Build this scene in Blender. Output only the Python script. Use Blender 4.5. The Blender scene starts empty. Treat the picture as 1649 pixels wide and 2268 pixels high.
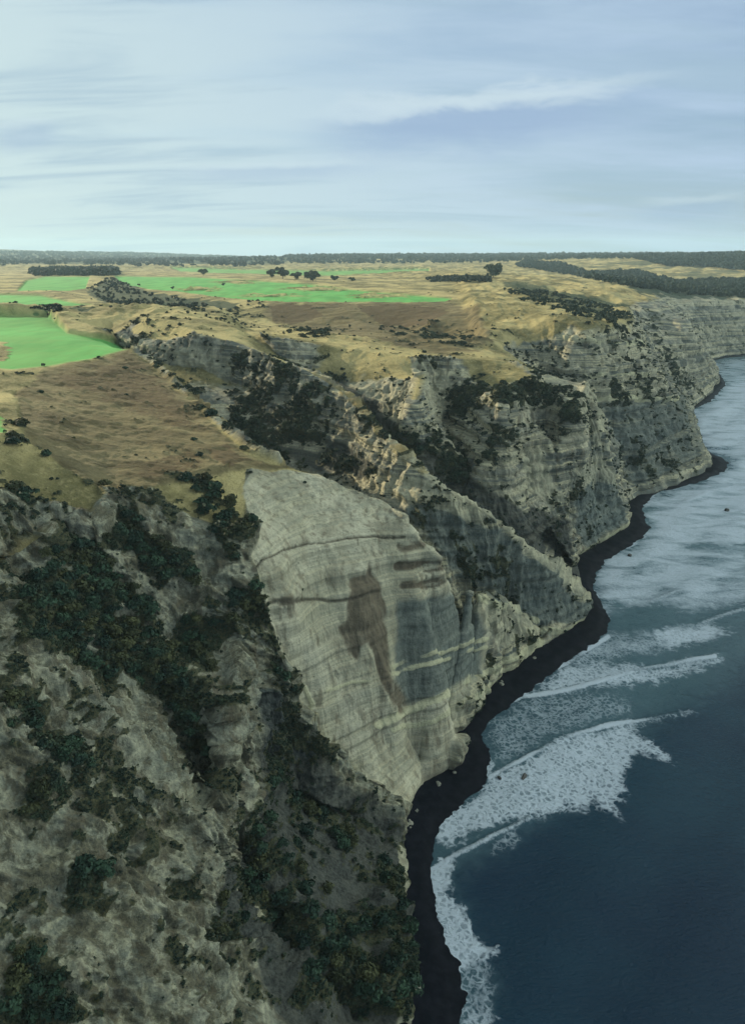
import bpy, math, random
import numpy as np
from mathutils import Vector
from mathutils.geometry import delaunay_2d_cdt

R = math.radians
rng = np.random.default_rng(7)
random.seed(7)

# ------------------------------------------------------------------ camera, sky, sun, exposure
# survey numbers of the photograph: picture plane 1649 x 2267 units, focal 1511, horizon at 556
PW, PH, PF, PHOR, HC = 1649.0, 2267.4, 1511.0, 556.0, 180.0
PCX, PCY = PW/2, PH/2
PITCH = math.atan((PCY-PHOR)/PF)
CP, SP = math.cos(PITCH), math.sin(PITCH)
scene = bpy.context.scene
cam_d = bpy.data.cameras.new('camera')
cam = bpy.data.objects.new('camera', cam_d)
scene.collection.objects.link(cam)
cam.location = (0, 0, HC)
cam.rotation_euler = (math.pi/2-PITCH, 0, 0)
cam_d.sensor_fit = 'VERTICAL'
cam_d.sensor_height = 24.0
cam_d.lens = 24.0*PF/PH
cam_d.clip_start = 1.0
cam_d.clip_end = 60000.0
scene.camera = cam
scene.render.resolution_x, scene.render.resolution_y = 744, 1024
scene.view_settings.view_transform = 'Standard'
scene.view_settings.look = 'None'
scene.view_settings.gamma = 1.0
scene.view_settings.exposure = 0.55
scene.cycles.max_bounces = 5
scene.cycles.diffuse_bounces = 2
scene.cycles.volume_bounces = 0
scene.cycles.transparent_max_bounces = 4

SUN_EL, SUN_AZ = 18.0, -54.0          # azimuth measured from the view direction (+Y), negative = left
world = bpy.data.worlds.new('World')
scene.world = world
world.use_nodes = True
nt = world.node_tree
nt.nodes.clear()


class NB:
    """small node-building helper"""
    def __init__(s, tree):
        s.t = tree

    def n(s, typ, **kw):
        nd = s.t.nodes.new(typ)
        for k, v in kw.items():
            setattr(nd, k, v)
        return nd

    def set(s, sock, v):
        if hasattr(v, 'is_output') or isinstance(v, bpy.types.NodeSocket):
            s.t.links.new(v, sock)
        else:
            if isinstance(v, (tuple, list)) and len(v) == 3 and sock.type == 'RGBA':
                v = (*v, 1)
            sock.default_value = v

    def math(s, op, a, b=0.0, c=None, clamp=False):
        nd = s.n('ShaderNodeMath', operation=op, use_clamp=clamp)
        s.set(nd.inputs[0], a)
        s.set(nd.inputs[1], b)
        if c is not None:
            s.set(nd.inputs[2], c)
        return nd.outputs[0]

    def mix(s, f, a, b, blend='MIX'):
        nd = s.n('ShaderNodeMix', data_type='RGBA', blend_type=blend)
        s.set(nd.inputs[0], f)
        s.set(nd.inputs[6], a)
        s.set(nd.inputs[7], b)
        return nd.outputs[2]

    def ramp(s, f, lo, hi, a=0.0, b=1.0, smooth=True):
        nd = s.n('ShaderNodeMapRange', interpolation_type='SMOOTHSTEP' if smooth else 'LINEAR')
        s.set(nd.inputs[0], f)
        nd.inputs[1].default_value = lo
        nd.inputs[2].default_value = hi
        nd.inputs[3].default_value = a
        nd.inputs[4].default_value = b
        return nd.outputs[0]

    def scale(s, v, sc, off=(0, 0, 0), rot=(0, 0, 0)):
        nd = s.n('ShaderNodeMapping')
        s.set(nd.inputs[0], v)
        nd.inputs['Scale'].default_value = sc
        nd.inputs['Location'].default_value = off
        nd.inputs['Rotation'].default_value = rot
        return nd.outputs[0]

    def noise(s, v, sc=1.0, det=4.0, rough=0.55, dist=0.0):
        nd = s.n('ShaderNodeTexNoise')
        s.set(nd.inputs['Vector'], v)
        nd.inputs['Scale'].default_value = sc
        nd.inputs['Detail'].default_value = det
        nd.inputs['Roughness'].default_value = rough
        nd.inputs['Distortion'].default_value = dist
        return nd.outputs[0]

    def attr(s, name):
        nd = s.n('ShaderNodeAttribute', attribute_name=name)
        return nd.outputs['Color']

    def sep(s, v):
        nd = s.n('ShaderNodeSeparateColor')
        s.set(nd.inputs[0], v)
        return nd.outputs

    def xyz(s, v):
        nd = s.n('ShaderNodeSeparateXYZ')
        s.set(nd.inputs[0], v)
        return nd.outputs

    def comb(s, x, y, z):
        nd = s.n('ShaderNodeCombineXYZ')
        s.set(nd.inputs[0], x)
        s.set(nd.inputs[1], y)
        s.set(nd.inputs[2], z)
        return nd.outputs[0]


b = NB(nt)
sky = b.n('ShaderNodeTexSky', sky_type='NISHITA', sun_disc=False)
sky.sun_elevation = R(SUN_EL)
sky.sun_rotation = R(SUN_AZ)
sky.air_density = 1.0
sky.dust_density = 1.2
sky.ozone_density = 2.0
bg = b.n('ShaderNodeBackground')
out = b.n('ShaderNodeOutputWorld')
bg.inputs['Strength'].default_value = 0.068
# thin high cloud: streaks on a flat layer seen at a low angle, given by direction
dirv = b.n('ShaderNodeTexCoord').outputs['Generated']
dx, dy, dz = b.xyz(dirv)
dzc = b.math('MAXIMUM', dz, 0.0)
den = b.math('ADD', dzc, 0.16)
u = b.math('DIVIDE', dx, den)
v = b.math('DIVIDE', dy, den)
lay = b.comb(u, v, 0.0)
layr = b.scale(lay, (0.55, 1.5, 1.0), rot=(0, 0, R(9)))
c1 = b.noise(layr, 0.9, 6.0, 0.55, 0.35)
c2 = b.noise(b.scale(lay, (0.7, 2.2, 1), off=(3.1, 1.7, 0), rot=(0, 0, R(-6))), 1.3, 6.0, 0.6, 0.3)
cl = b.math('ADD', b.math('MULTIPLY', c1, 0.62), b.math('MULTIPLY', c2, 0.38))
# more cover towards the left (the sun's side) and towards the horizon
side = b.math('ADD', b.math('MULTIPLY', dx, -0.22), b.math('MULTIPLY', dzc, -0.22))
cover = b.ramp(b.math('ADD', cl, side), 0.26, 0.52, 0.50, 0.97)


def streak(x0, y0, x1, y1, half, soft=1.0):
    """one cloud bank: an elongated patch of sky between two azimuth/elevation directions"""
    def dirn(x, y):
        a, bb = (x-PCX)/PF, -(y-PCY)/PF
        d = np.array([a, CP+bb*SP, -SP+bb*CP])
        d /= np.linalg.norm(d)
        return math.atan2(d[0], d[1]), math.asin(d[2])
    a0, e0 = dirn(x0, y0)
    a1, e1 = dirn(x1, y1)
    az = b.math('ARCTAN2', dx, dy)
    el = b.math('ARCSINE', dz)
    L = math.hypot(a1-a0, e1-e0)
    ux, uy = (a1-a0)/L, (e1-e0)/L
    pa = b.math('SUBTRACT', az, a0)
    pe = b.math('SUBTRACT', el, e0)
    wv = b.noise(b.comb(b.math('MULTIPLY', az, 9.0), b.math('MULTIPLY', el, 30.0), 0.0), 1.0, 5, 0.6, 0.3)
    t = b.math('DIVIDE', b.math('ADD', b.math('MULTIPLY', pa, ux), b.math('MULTIPLY', pe, uy)), L)
    d = b.math('ADD', b.math('MULTIPLY', pa, -uy), b.math('MULTIPLY', pe, ux))
    d = b.math('ADD', d, b.math('MULTIPLY', b.math('SUBTRACT', wv, 0.5), half*2.2))
    along = b.math('MULTIPLY', b.ramp(t, 0.0, 0.35), b.ramp(t, 1.0, 0.6))
    up = b.ramp(d, -half, half*1.0, -1.0, 1.0)
    body = b.math('MULTIPLY', b.ramp(d, -half*2.2, -half*0.3), b.ramp(d, half*1.25, half*0.7))
    return b.math('MULTIPLY', body, along), up


skyc = b.mix(1.0, sky.outputs[0], (0.80, 0.98, 1.16), 'MULTIPLY')
cloud_lit = b.mix(b.ramp(dx, -0.6, 0.6), (6.1, 7.6, 7.8), (4.6, 6.0, 7.9))
cloud_lit = b.mix(b.ramp(b.math('ADD', dzc, b.math('MULTIPLY', dx, 0.25)), 0.05, 0.42), cloud_lit,
                  b.mix(0.40, cloud_lit, (4.1, 5.6, 7.3)))
colr = b.mix(1.0, b.mix(cover, skyc, cloud_lit), (6.8, 8.2, 8.5), 'DARKEN')
grey = b.ramp(b.noise(b.scale(lay, (0.42, 1.7, 1), off=(7, 2, 0), rot=(0, 0, R(4))), 1.6, 7, 0.6, 0.6), 0.46, 0.68, 0.0, 0.62)
colr = b.mix(grey, colr, (3.7, 5.2, 6.5))
for (x0, y0, x1, y1, hf, k) in [(600, 290, 1600, 190, 0.026, 0.8), (300, 380, 900, 365, 0.009, 0.4),
                                (-50, 300, 160, 285, 0.012, 0.35), (1380, 465, 1700, 445, 0.012, 0.4)]:
    m, up = streak(x0, y0, x1, y1, hf)
    colr = b.mix(b.math('MULTIPLY', m, k), colr, b.mix(b.ramp(up, -0.1, 0.9), (3.2, 4.5, 6.6), (6.1, 7.4, 8.2)))
# unseen sky overhead: an even grey made up to set the ambient light
colr = b.mix(b.ramp(dz, .34, .60), colr, (3.4, 4.3, 4.6))
# bright sky patch added out of view at the right, as soft directional fill
sky_fill = b.math('ADD', b.math('MULTIPLY', dx, .86), b.math('ADD', b.math('MULTIPLY', dy, .12), b.math('MULTIPLY', dz, .50)))
colr = b.mix(b.ramp(sky_fill, .74, .99), colr, (31, 34.5, 31))
nt.links.new(colr, bg.inputs['Color'])
nt.links.new(bg.outputs[0], out.inputs['Surface'])

sun_d = bpy.data.lights.new('sun', 'SUN')
sun_d.energy = 5.0
sun_d.angle = R(0.53)
sun_d.color = (1.0, 0.87, 0.62)
sun = bpy.data.objects.new('sun', sun_d)
scene.collection.objects.link(sun)
sd = Vector((math.sin(R(SUN_AZ))*math.cos(R(SUN_EL)), math.cos(R(SUN_AZ))*math.cos(R(SUN_EL)), math.sin(R(SUN_EL))))
sun.rotation_euler = sd.to_track_quat('Z', 'Y').to_euler()
sun.location = (-300, 0, 400)

# ------------------------------------------------------------------ survey helpers


def p(x, y, z):
    """where the sight line through picture point x, y meets the level z"""
    a, bb = (x-PCX)/PF, -(y-PCY)/PF
    d = (a, CP+bb*SP, -SP+bb*CP)
    t = (z-HC)/d[2]
    return (d[0]*t, d[1]*t, z)


def q(x, y, Y, dz=0.0):
    """the point of that sight line at northing Y"""
    a, bb = (x-PCX)/PF, -(y-PCY)/PF
    d = (a, CP+bb*SP, -SP+bb*CP)
    t = Y/d[1]
    return (d[0]*t, Y, HC+d[2]*t+dz)


def project(V):
    X, Y, Z = V[:, 0], V[:, 1], V[:, 2]-HC
    fw = Y*CP-Z*SP
    up = Y*SP+Z*CP
    fw = np.where(np.abs(fw) < 1e-3, 1e-3, fw)
    return PCX+PF*X/fw, PCY-PF*up/fw, fw


def perlin(P, seed=0):
    """gradient noise, P (n,3) -> (-1..1)"""
    P = np.asarray(P, dtype=np.float64)
    i = np.floor(P).astype(np.int64)
    f = P-i
    w = f*f*f*(f*(f*6-15)+10)

    def h(ix, iy, iz):
        k = (ix*374761393+iy*668265263+iz*2147483647+seed*1274126177) & 0xffffffff
        k = ((k ^ (k >> 13))*1274126177) & 0xffffffff
        k = ((k ^ (k >> 16))*2246822519) & 0xffffffff
        return k ^ (k >> 15)

    def g(ox, oy, oz):
        k = h(i[:, 0]+ox, i[:, 1]+oy, i[:, 2]+oz)
        gx = (k & 1023)/511.5-1
        gy = ((k >> 10) & 1023)/511.5-1
        gz = ((k >> 20) & 1023)/511.5-1
        return gx*(f[:, 0]-ox)+gy*(f[:, 1]-oy)+gz*(f[:, 2]-oz)
    x, y, z = w[:, 0], w[:, 1], w[:, 2]
    a = g(0, 0, 0)*(1-x)+g(1, 0, 0)*x
    c = g(0, 1, 0)*(1-x)+g(1, 1, 0)*x
    d = g(0, 0, 1)*(1-x)+g(1, 0, 1)*x
    e = g(0, 1, 1)*(1-x)+g(1, 1, 1)*x
    return ((a*(1-y)+c*y)*(1-z)+(d*(1-y)+e*y)*z)*1.1


def fbm(P, oct=4, gain=0.5, seed=0, ridged=False):
    s, a, t = 0, 1.0, 0
    for k in range(oct):
        nz = perlin(P*(2.03**k), seed+k*17)
        s = s+a*((1-2*np.abs(nz)) if ridged else nz)
        t += a
        a *= gain
    return s/t if ridged else s/t*1.8


def sstep(x, a, b_):
    t = np.clip((x-a)/(b_-a), 0, 1)
    return t*t*(3-2*t)


def refine(V, T, thr, pin=None, crease=None, maxn=1_500_000, rounds=16, smooth=True, off_factor=7.0, minlen=0.35):
    """split long edges (relative to their distance) until the sheet is fine enough"""
    V = np.array(V, float)
    T = np.array(T, np.int64)
    pin = np.zeros(len(V)) if pin is None else pin
    crease = np.zeros((0, 2), np.int64) if crease is None else np.sort(np.array(crease, np.int64), axis=1)
    for r in range(rounds):
        E = np.sort(np.concatenate([T[:, [0, 1]], T[:, [1, 2]], T[:, [2, 0]]]), axis=1)
        key = E[:, 0]*len(V)+E[:, 1]
        uk, inv = np.unique(key, return_inverse=True)
        ua, ub = uk//len(V), uk % len(V)
        cnt = np.bincount(inv)
        L = np.linalg.norm(V[ua]-V[ub], axis=1)
        mid = (V[ua]+V[ub])/2
        dist = np.linalg.norm(mid-np.array([0, 0, HC]), axis=1)
        x, y, fw = project(mid)
        slack = 60+0.6*L/np.maximum(fw, 1)*PF
        off = (fw < 5) | (x < -slack) | (x > PW+slack) | (y < -slack) | (y > PH+slack)
        th = np.maximum(dist*thr*np.where(off, off_factor, 1.0), minlen)
        sp = L > th
        if not sp.any() or len(V) > maxn:
            break
        newid = np.full(len(uk), -1, np.int64)
        newid[sp] = len(V)+np.arange(sp.sum())
        nV = np.concatenate([V, mid[sp]])
        isc = np.isin(uk, crease[:, 0]*len(V)+crease[:, 1])
        npin = np.concatenate([pin, np.where(cnt[sp] == 1, 1.0, np.where(isc[sp], .93, 0.0))])
        cs = isc & sp
        crease = np.concatenate([np.stack([ua[isc & ~sp], ub[isc & ~sp]], 1), np.stack([ua[cs], newid[cs]], 1), np.stack([ub[cs], newid[cs]], 1)])
        m = newid[inv].reshape(3, -1).T       # mid on edges 01,12,20
        code = (m[:, 0] >= 0)*1+(m[:, 1] >= 0)*2+(m[:, 2] >= 0)*4
        out_t = [T[code == 0]]
        for rot in range(3):
            cd = [1, 2, 4][rot]
            s_ = code == cd
            a, bb, c = T[s_, rot], T[s_, (rot+1) % 3], T[s_, (rot+2) % 3]
            mm = m[s_, rot]
            out_t += [np.stack([a, mm, c], 1), np.stack([mm, bb, c], 1)]
            cd2 = [1+2, 2+4, 4+1][rot]
            s_ = code == cd2
            a, bb, c = T[s_, rot], T[s_, (rot+1) % 3], T[s_, (rot+2) % 3]
            m0, m1 = m[s_, rot], m[s_, (rot+1) % 3]
            out_t += [np.stack([m0, bb, m1], 1), np.stack([a, m0, m1], 1), np.stack([a, m1, c], 1)]
        s_ = code == 7
        a, bb, c = T[s_].T
        m0, m1, m2 = m[s_].T
        out_t += [np.stack([a, m0, m2], 1), np.stack([m0, bb, m1], 1), np.stack([m2, m1, c], 1), np.stack([m0, m1, m2], 1)]
        V, T, pin = nV, np.concatenate(out_t), npin
        if smooth:
            for _ in range(2 if r < 5 else 1):
                acc = np.zeros_like(V)
                n = np.zeros(len(V))
                for i0, i1 in ((0, 1), (1, 2), (2, 0)):
                    for s0, s1 in ((i0, i1), (i1, i0)):
                        for ax in range(3):
                            acc[:, ax] += np.bincount(T[:, s0], weights=V[T[:, s1], ax], minlength=len(V))
                        n += np.bincount(T[:, s0], minlength=len(V))
                avg = acc/np.maximum(n, 1)[:, None]
                w = 0.42*(1-pin)
                V = V*(1-w[:, None])+avg*w[:, None]
    return V, T


def normals(V, T):
    fn = np.cross(V[T[:, 1]]-V[T[:, 0]], V[T[:, 2]]-V[T[:, 0]])
    N = np.zeros_like(V)
    for k in range(3):
        for ax in range(3):
            N[:, ax] += np.bincount(T[:, k], weights=fn[:, ax], minlength=len(V))
    return N/np.maximum(np.linalg.norm(N, axis=1), 1e-9)[:, None]


def mesh_from(name, V, T, mats, smooth=True, colors=None):
    me = bpy.data.meshes.new(name)
    V = np.asarray(V, np.float32)
    T = np.asarray(T, np.int32)
    k = T.shape[1]
    me.vertices.add(len(V))
    me.vertices.foreach_set('co', V.ravel())
    me.loops.add(T.size)
    me.loops.foreach_set('vertex_index', T.ravel())
    me.polygons.add(len(T))
    me.polygons.foreach_set('loop_start', np.arange(0, T.size, k, dtype=np.int32))
    me.polygons.foreach_set('loop_total', np.full(len(T), k, np.int32))
    me.update(calc_edges=True)
    me.polygons.foreach_set('use_smooth', np.full(len(T), smooth))
    for nm, arr in (colors or {}).items():
        at = me.color_attributes.new(nm, 'FLOAT_COLOR', 'POINT')
        at.data.foreach_set('color', np.asarray(arr, np.float32).ravel())
    for m in mats:
        me.materials.append(m)
    me.validate()
    return me


def link(name, me, label=None, cat=None, group=None, kind=None, parent=None):
    o = bpy.data.objects.new(name, me)
    scene.collection.objects.link(o)
    if label:
        o['label'] = label
    if cat:
        o['category'] = cat
    if group:
        o['group'] = group
    if kind:
        o['kind'] = kind
    if parent:
        o.parent = parent
    return o


def material(name):
    m = bpy.data.materials.new(name)
    m.use_nodes = True
    m.node_tree.nodes.clear()
    nb = NB(m.node_tree)
    pr = nb.n('ShaderNodeBsdfPrincipled')
    o = nb.n('ShaderNodeOutputMaterial')
    m.node_tree.links.new(pr.outputs[0], o.inputs['Surface'])
    return m, nb, pr


def poly_dist(px, py, poly):
    """signed distance (inside positive) of points to a closed polygon"""
    poly = np.array(poly, float)
    n = len(poly)
    if len(px) > 50000 and n < 60:
        lo, hi = poly.min(0), poly.max(0)
        mg = 90 if lo[0] > -5000 else 1e9
        sel = (px > lo[0]-mg) & (px < hi[0]+mg) & (py > lo[1]-mg) & (py < hi[1]+mg)
        if sel.sum() < .8*len(px):
            res = np.full(px.shape, -float(mg))
            if sel.any():
                res[sel] = poly_dist(px[sel], py[sel], poly)
            return res
    d2 = np.full(px.shape, 1e18)
    ins = np.zeros(px.shape, bool)
    for i in range(n):
        ax, ay = poly[i]
        bx, by = poly[(i+1) % n]
        ex, ey = bx-ax, by-ay
        t = np.clip(((px-ax)*ex+(py-ay)*ey)/(ex*ex+ey*ey+1e-12), 0, 1)
        dd = (px-ax-t*ex)**2+(py-ay-t*ey)**2
        d2 = np.minimum(d2, dd)
        if ay != by:
            cr = ((ay > py) != (by > py)) & (px < (bx-ax)*(py-ay)/(by-ay)+ax)
            ins ^= cr
    d = np.sqrt(d2)
    return np.where(ins, d, -d)


def line_dist(px, py, pts):
    pts = np.array(pts, float)
    d2 = np.full(px.shape, 1e18)
    for i in range(len(pts)-1):
        ax, ay = pts[i]
        bx, by = pts[i+1]
        ex, ey = bx-ax, by-ay
        t = np.clip(((px-ax)*ex+(py-ay)*ey)/(ex*ex+ey*ey+1e-12), 0, 1)
        d2 = np.minimum(d2, (px-ax-t*ex)**2+(py-ay-t*ey)**2)
    return np.sqrt(d2)


# ------------------------------------------------------------------ the land: surveyed break lines
BASE = [(905, 2600), (900, 2267), (895, 2100), (892, 1950), (888, 1850), (905, 1790), (925, 1745), (965, 1722), (1010, 1690), (1000, 1660), (975, 1640), (1040, 1560),
        (1100, 1500), (1200, 1430), (1290, 1370), (1300, 1330), (1270, 1262), (1266, 1235), (1330, 1200), (1385, 1165), (1375, 1115),
        (1400, 1090), (1480, 1065), (1560, 1030), (1535, 985), (1530, 960), (1515, 920), (1510, 900), (1550, 870),
        (1580, 850), (1580, 820), (1555, 795), (1600, 785), (1649, 780), (1760, 772), (1900, 760)]
basew = [p(x, y, 2.5) for x, y in BASE]
basew[0] = (6, 60, 2.5)
lines = [basew]
RIM = [(-500, 940, 138), (-300, 945, 136), (-100, 950, 131), (0, 960, 128), (50, 950, 126.5), (100, 1000, 122), (150, 1045, 118), (220, 1078, 115),
       (300, 1085, 113), (360, 1060, 113), (420, 1042, 113), (500, 1035, 112), (560, 1025, 110.5), (640, 1040, 107),
       (700, 1050, 104), (800, 1085, 99), (860, 1110, 96), (885, 1150, 92), (925, 1190, 87), (970, 1230, 80),
       (1040, 1288, 64), (1060, 1310, 53), (1110, 1330, 34), (1150, 1365, 20), (1190, 1400, 6)]
lines.append([p(*a) for a in RIM])
# convex corner of the pale cliff
lines.append([p(1060, 1310, 53), p(1068, 1350, 44), p(1072, 1400, 30), p(1060, 1460, 19), p(1040, 1560, 2.5)])
# left edge of the pale face (a crease against the scrub slope)
lines.append([p(560, 1025, 110.5), p(540, 1085, 107), p(545, 1180, 101), p(560, 1260, 92), p(575, 1380, 77), p(640, 1490, 60),
              p(690, 1620, 38), p(760, 1690, 24), p(830, 1740, 14), p(890, 1800, 5)])
# pale face body
for a in [(700, 1200, 92), (850, 1200, 87), (650, 1300, 86), (800, 1330, 74), (950, 1330, 68), (700, 1450, 62), (850, 1450, 55),
          (980, 1450, 45), (760, 1560, 42), (900, 1560, 31), (850, 1650, 21), (960, 1590, 16), (900, 1690, 12), (620, 1180, 97)]:
    lines.append([p(*a)])
# scree fan at the foot
lines.append([p(870, 1560, 36), p(900, 1640, 17), p(930, 1680, 9)])
# foreground slope
FG = [(0, 1100, 119), (0, 1300, 103), (0, 1500, 93), (0, 1700, 81), (0, 1900, 71), (0, 2267, 56),
      (300, 1200, 101), (420, 1150, 104), (470, 1250, 93), (330, 1350, 84), (200, 1450, 82), (430, 1400, 78), (300, 1550, 71),
      (400, 1530, 69), (150, 1700, 74), (350, 1700, 64), (180, 1900, 65), (200, 2100, 57), (180, 2267, 50), (290, 1900, 60),
      (835, 2150, 14), (825, 1990, 14), (780, 2100, 15), (700, 1900, 22), (640, 2010, 22)]
# spine of the near spur, the deep gully beside it, the knob below, and the fluted wall
lines.append([p(500, 1390, 78), p(500, 1480, 73), p(500, 1560, 69), p(498, 1640, 63), p(480, 1740, 57), p(405, 1850, 54), p(365, 1950, 50), p(350, 2080, 46), p(385, 2180, 41), p(388, 2267, 38), p(390, 2420, 32)])
lines.append([p(560, 1700, 36), p(560, 1780, 31), p(525, 1870, 23), p(490, 1960, 15), p(520, 2040, 11), p(600, 2130, 9), p(700, 2200, 7), p(760, 2267, 5)])
lines.append([p(400, 2105, 38), p(470, 2085, 32), p(540, 2105, 26), p(620, 2180, 20), p(690, 2267, 16)])
lines.append([p(450, 2267, 30)])
lines.append([p(500, 1560, 69), p(570, 1540, 59), p(620, 1572, 49), p(680, 1612, 39)])
lines.append([p(575, 1700, 35), p(640, 1745, 24), p(760, 1800, 14), p(850, 1865, 6)])
lines.append([p(560, 1870, 34), p(600, 1930, 28), p(700, 2010, 20), p(830, 2060, 12)])
# terrace and hollow under the rim at the far left
lines.append([p(-60, 1290, 106), p(20, 1235, 108), p(90, 1175, 112), p(200, 1135, 112), p(235, 1180, 106)])
lines.append([p(0, 1310, 99), p(90, 1260, 99), p(170, 1225, 102), p(230, 1260, 96)])
for a in FG:
    lines.append([p(*a)])
lines.append([(-65, 55, 58)])
lines.append([(-35, 62, 34)])
lines.append([(-10, 62, 12)])
for x, y, z in [(-150, 1100, 124), (-150, 1500, 97), (-150, 1900, 75), (-150, 2267, 60), (-400, 1500, 110), (-400, 2000, 85)]:
    lines.append([p(x, y, z)])
# fairway bowl behind the rim
for a in [(60, 905, 126.5), (0, 860, 129), (-150, 880, 132), (50, 832, 128.5), (0, 815, 129), (110, 812, 128.5), (200, 797, 128.5), (280, 775, 128.5),
          (180, 870, 123), (300, 850, 121), (150, 950, 121), (300, 960, 116), (250, 1030, 115), (420, 960, 115.5), (450, 1010, 113.5),
          (0, 700, 129), (120, 705, 129), (150, 735, 129), (-200, 700, 131), (-300, 800, 131), (230, 750, 128.5), (100, 760, 129), (0, 770, 129)]:
    lines.append([p(*a)])
lines.append([p(285, 772, 128.5), p(330, 800, 124), p(390, 852, 120), p(480, 937, 116), p(560, 1003, 112), p(640, 1036, 107.5)])
# gully between the bowl and the second spur
lines.append([p(215, 735, 126), p(250, 752, 118), q(320, 800, 460, -3), q(400, 868, 400, -4), (-66, 335, 62), (-34, 290, 42), (-2, 267, 27), (28, 262, 16),
              (50, 277, 9), (68, 289, 7), p(1195, 1415, 3)])
# second spur: crest from the plateau to the sea
lines.append([p(300, 715, 131), p(400, 722, 131), p(440, 742, 129), p(530, 757, 126), p(620, 795, 120), p(700, 830, 114), p(780, 880, 106.5),
              p(850, 960, 97), p(900, 1010, 91), p(960, 1060, 84), p(1030, 1105, 75), p(1100, 1150, 64), p(1200, 1245, 40),
              p(1255, 1290, 25), p(1292, 1320, 12), p(1300, 1330, 2.5)])
for a in [(870, 1065, 79), (820, 1080, 68), (1000, 1200, 42), (1100, 1290, 21), (1250, 1345, 9), (520, 860, 98), (620, 960, 84),
          (740, 1000, 78), (700, 900, 100), (600, 870, 100), (450, 820, 108), (360, 760, 122), (290, 745, 124)]:
    lines.append([p(*a)])
# gully behind the second spur
lines.append([q(560, 752, 485, -1), q(650, 790, 465, -8), q(740, 838, 425, -14), q(800, 886, 403, -20), q(860, 955, 372, -26), q(930, 1032, 342, -34), q(1000, 1083, 332, -36),
              q(1100, 1150, 330, -30), q(1190, 1225, 340, -14), q(1240, 1262, 362, -3), p(1268, 1258, 2.5)])
# third spur: plateau lip and seaward edge
lines.append([p(440, 712, 126), p(520, 728, 125), p(600, 748, 124), p(720, 768, 119), p(800, 778, 117), p(900, 790, 116), p(1000, 795, 114),
              p(1120, 800, 113), p(1190, 836, 107), p(1250, 872, 99), p(1278, 905, 92)])
lines.append([p(1278, 905, 92), p(1292, 842, 98), p(1312, 905, 84), p(1335, 985, 60), p(1350, 1040, 43), p(1370, 1110, 19), p(1385, 1165, 2.5)])
lines.append([p(1262, 892, 96), p(1250, 980, 74), p(1252, 1080, 47), p(1260, 1170, 22)])
lines.append([p(1215, 885, 94), p(1195, 980, 62), p(1192, 1060, 40), p(1210, 1150, 20)])
lines.append([p(1125, 840, 109), p(1110, 920, 96), p(1080, 1000, 78), p(1050, 1065, 60)])
lines.append([p(1050, 850, 103), p(1005, 940, 80), p(985, 1010, 60)])
lines.append([p(935, 825, 112), p(915, 880, 105), p(895, 930, 95)])
lines.append([p(860, 840, 105), p(850, 880, 96)])
for a in [(1150, 1080, 52), (1300, 1090, 25), (1290, 1160, 11), (1290, 1000, 58)]:
    lines.append([p(*a)])
# ravine behind the third spur
lines.append([p(1060, 760, 115), p(1110, 790, 107), q(1180, 830, 560, -8), q(1260, 880, 530, -14), q(1310, 930, 520, -16), (187, 505, 12), p(1378, 1112, 2.5)])
# fourth spur
lines.append([p(1000, 668, 121.5), p(1060, 672, 121.5), p(1100, 700, 122), p(1180, 702, 122), p(1240, 716, 121), p(1290, 740, 116), p(1340, 742, 112.5), p(1390, 722, 110)])
lines.append([p(1380, 690, 112), p(1390, 722, 110), p(1420, 790, 93), p(1450, 850, 73), p(1500, 940, 36), p(1540, 1000, 14), p(1560, 1030, 2.5)])
for a in [(1120, 760, 112), (1180, 770, 108), (1250, 800, 98), (1320, 830, 88), (1380, 880, 70), (1400, 960, 46), (1420, 1030, 23), (1350, 930, 62),
          (1480, 1020, 15)]:
    lines.append([p(*a)])
# ravine, fifth spur, far cliffs
lines.append([p(1300, 690, 112), q(1400, 690, 1000, -4), q(1440, 790, 850, -6), q(1480, 860, 800, -8), p(1510, 902, 2.5)])
lines.append([p(1400, 645, 108), p(1450, 668, 104), p(1500, 700, 92), p(1530, 745, 74), p(1560, 800, 34), p(1580, 850, 2.5)])
lines.append([p(1480, 672, 92), q(1530, 720, 1240, -6), p(1557, 796, 2.5)])
lines.append([p(1500, 676, 88), p(1560, 676, 87), p(1649, 672, 85), p(1800, 668, 84), p(2000, 660, 84)])
# fairway and bluff
lines.append([p(540, 668, 122), p(620, 673, 122), p(700, 673, 122), p(850, 673, 121.8), p(1000, 668, 121.5)])
lines.append([q(570, 712, 760), q(640, 728, 745), q(700, 734, 735), q(760, 742, 725), q(850, 744, 715), q(960, 756, 650), q(1040, 772, 570)])
lines.append([p(600, 742, 123), p(720, 758, 118), p(860, 772, 114), p(1000, 784, 111.5)])
lines.append([p(745, 675, 121.5), p(770, 690, 118), p(800, 712, 114)])
lines.append([p(1000, 690, 120), p(960, 712, 117), p(950, 735, 113)])
for a in [(1020, 700, 119)]:
    lines.append([p(*a)])
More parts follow.
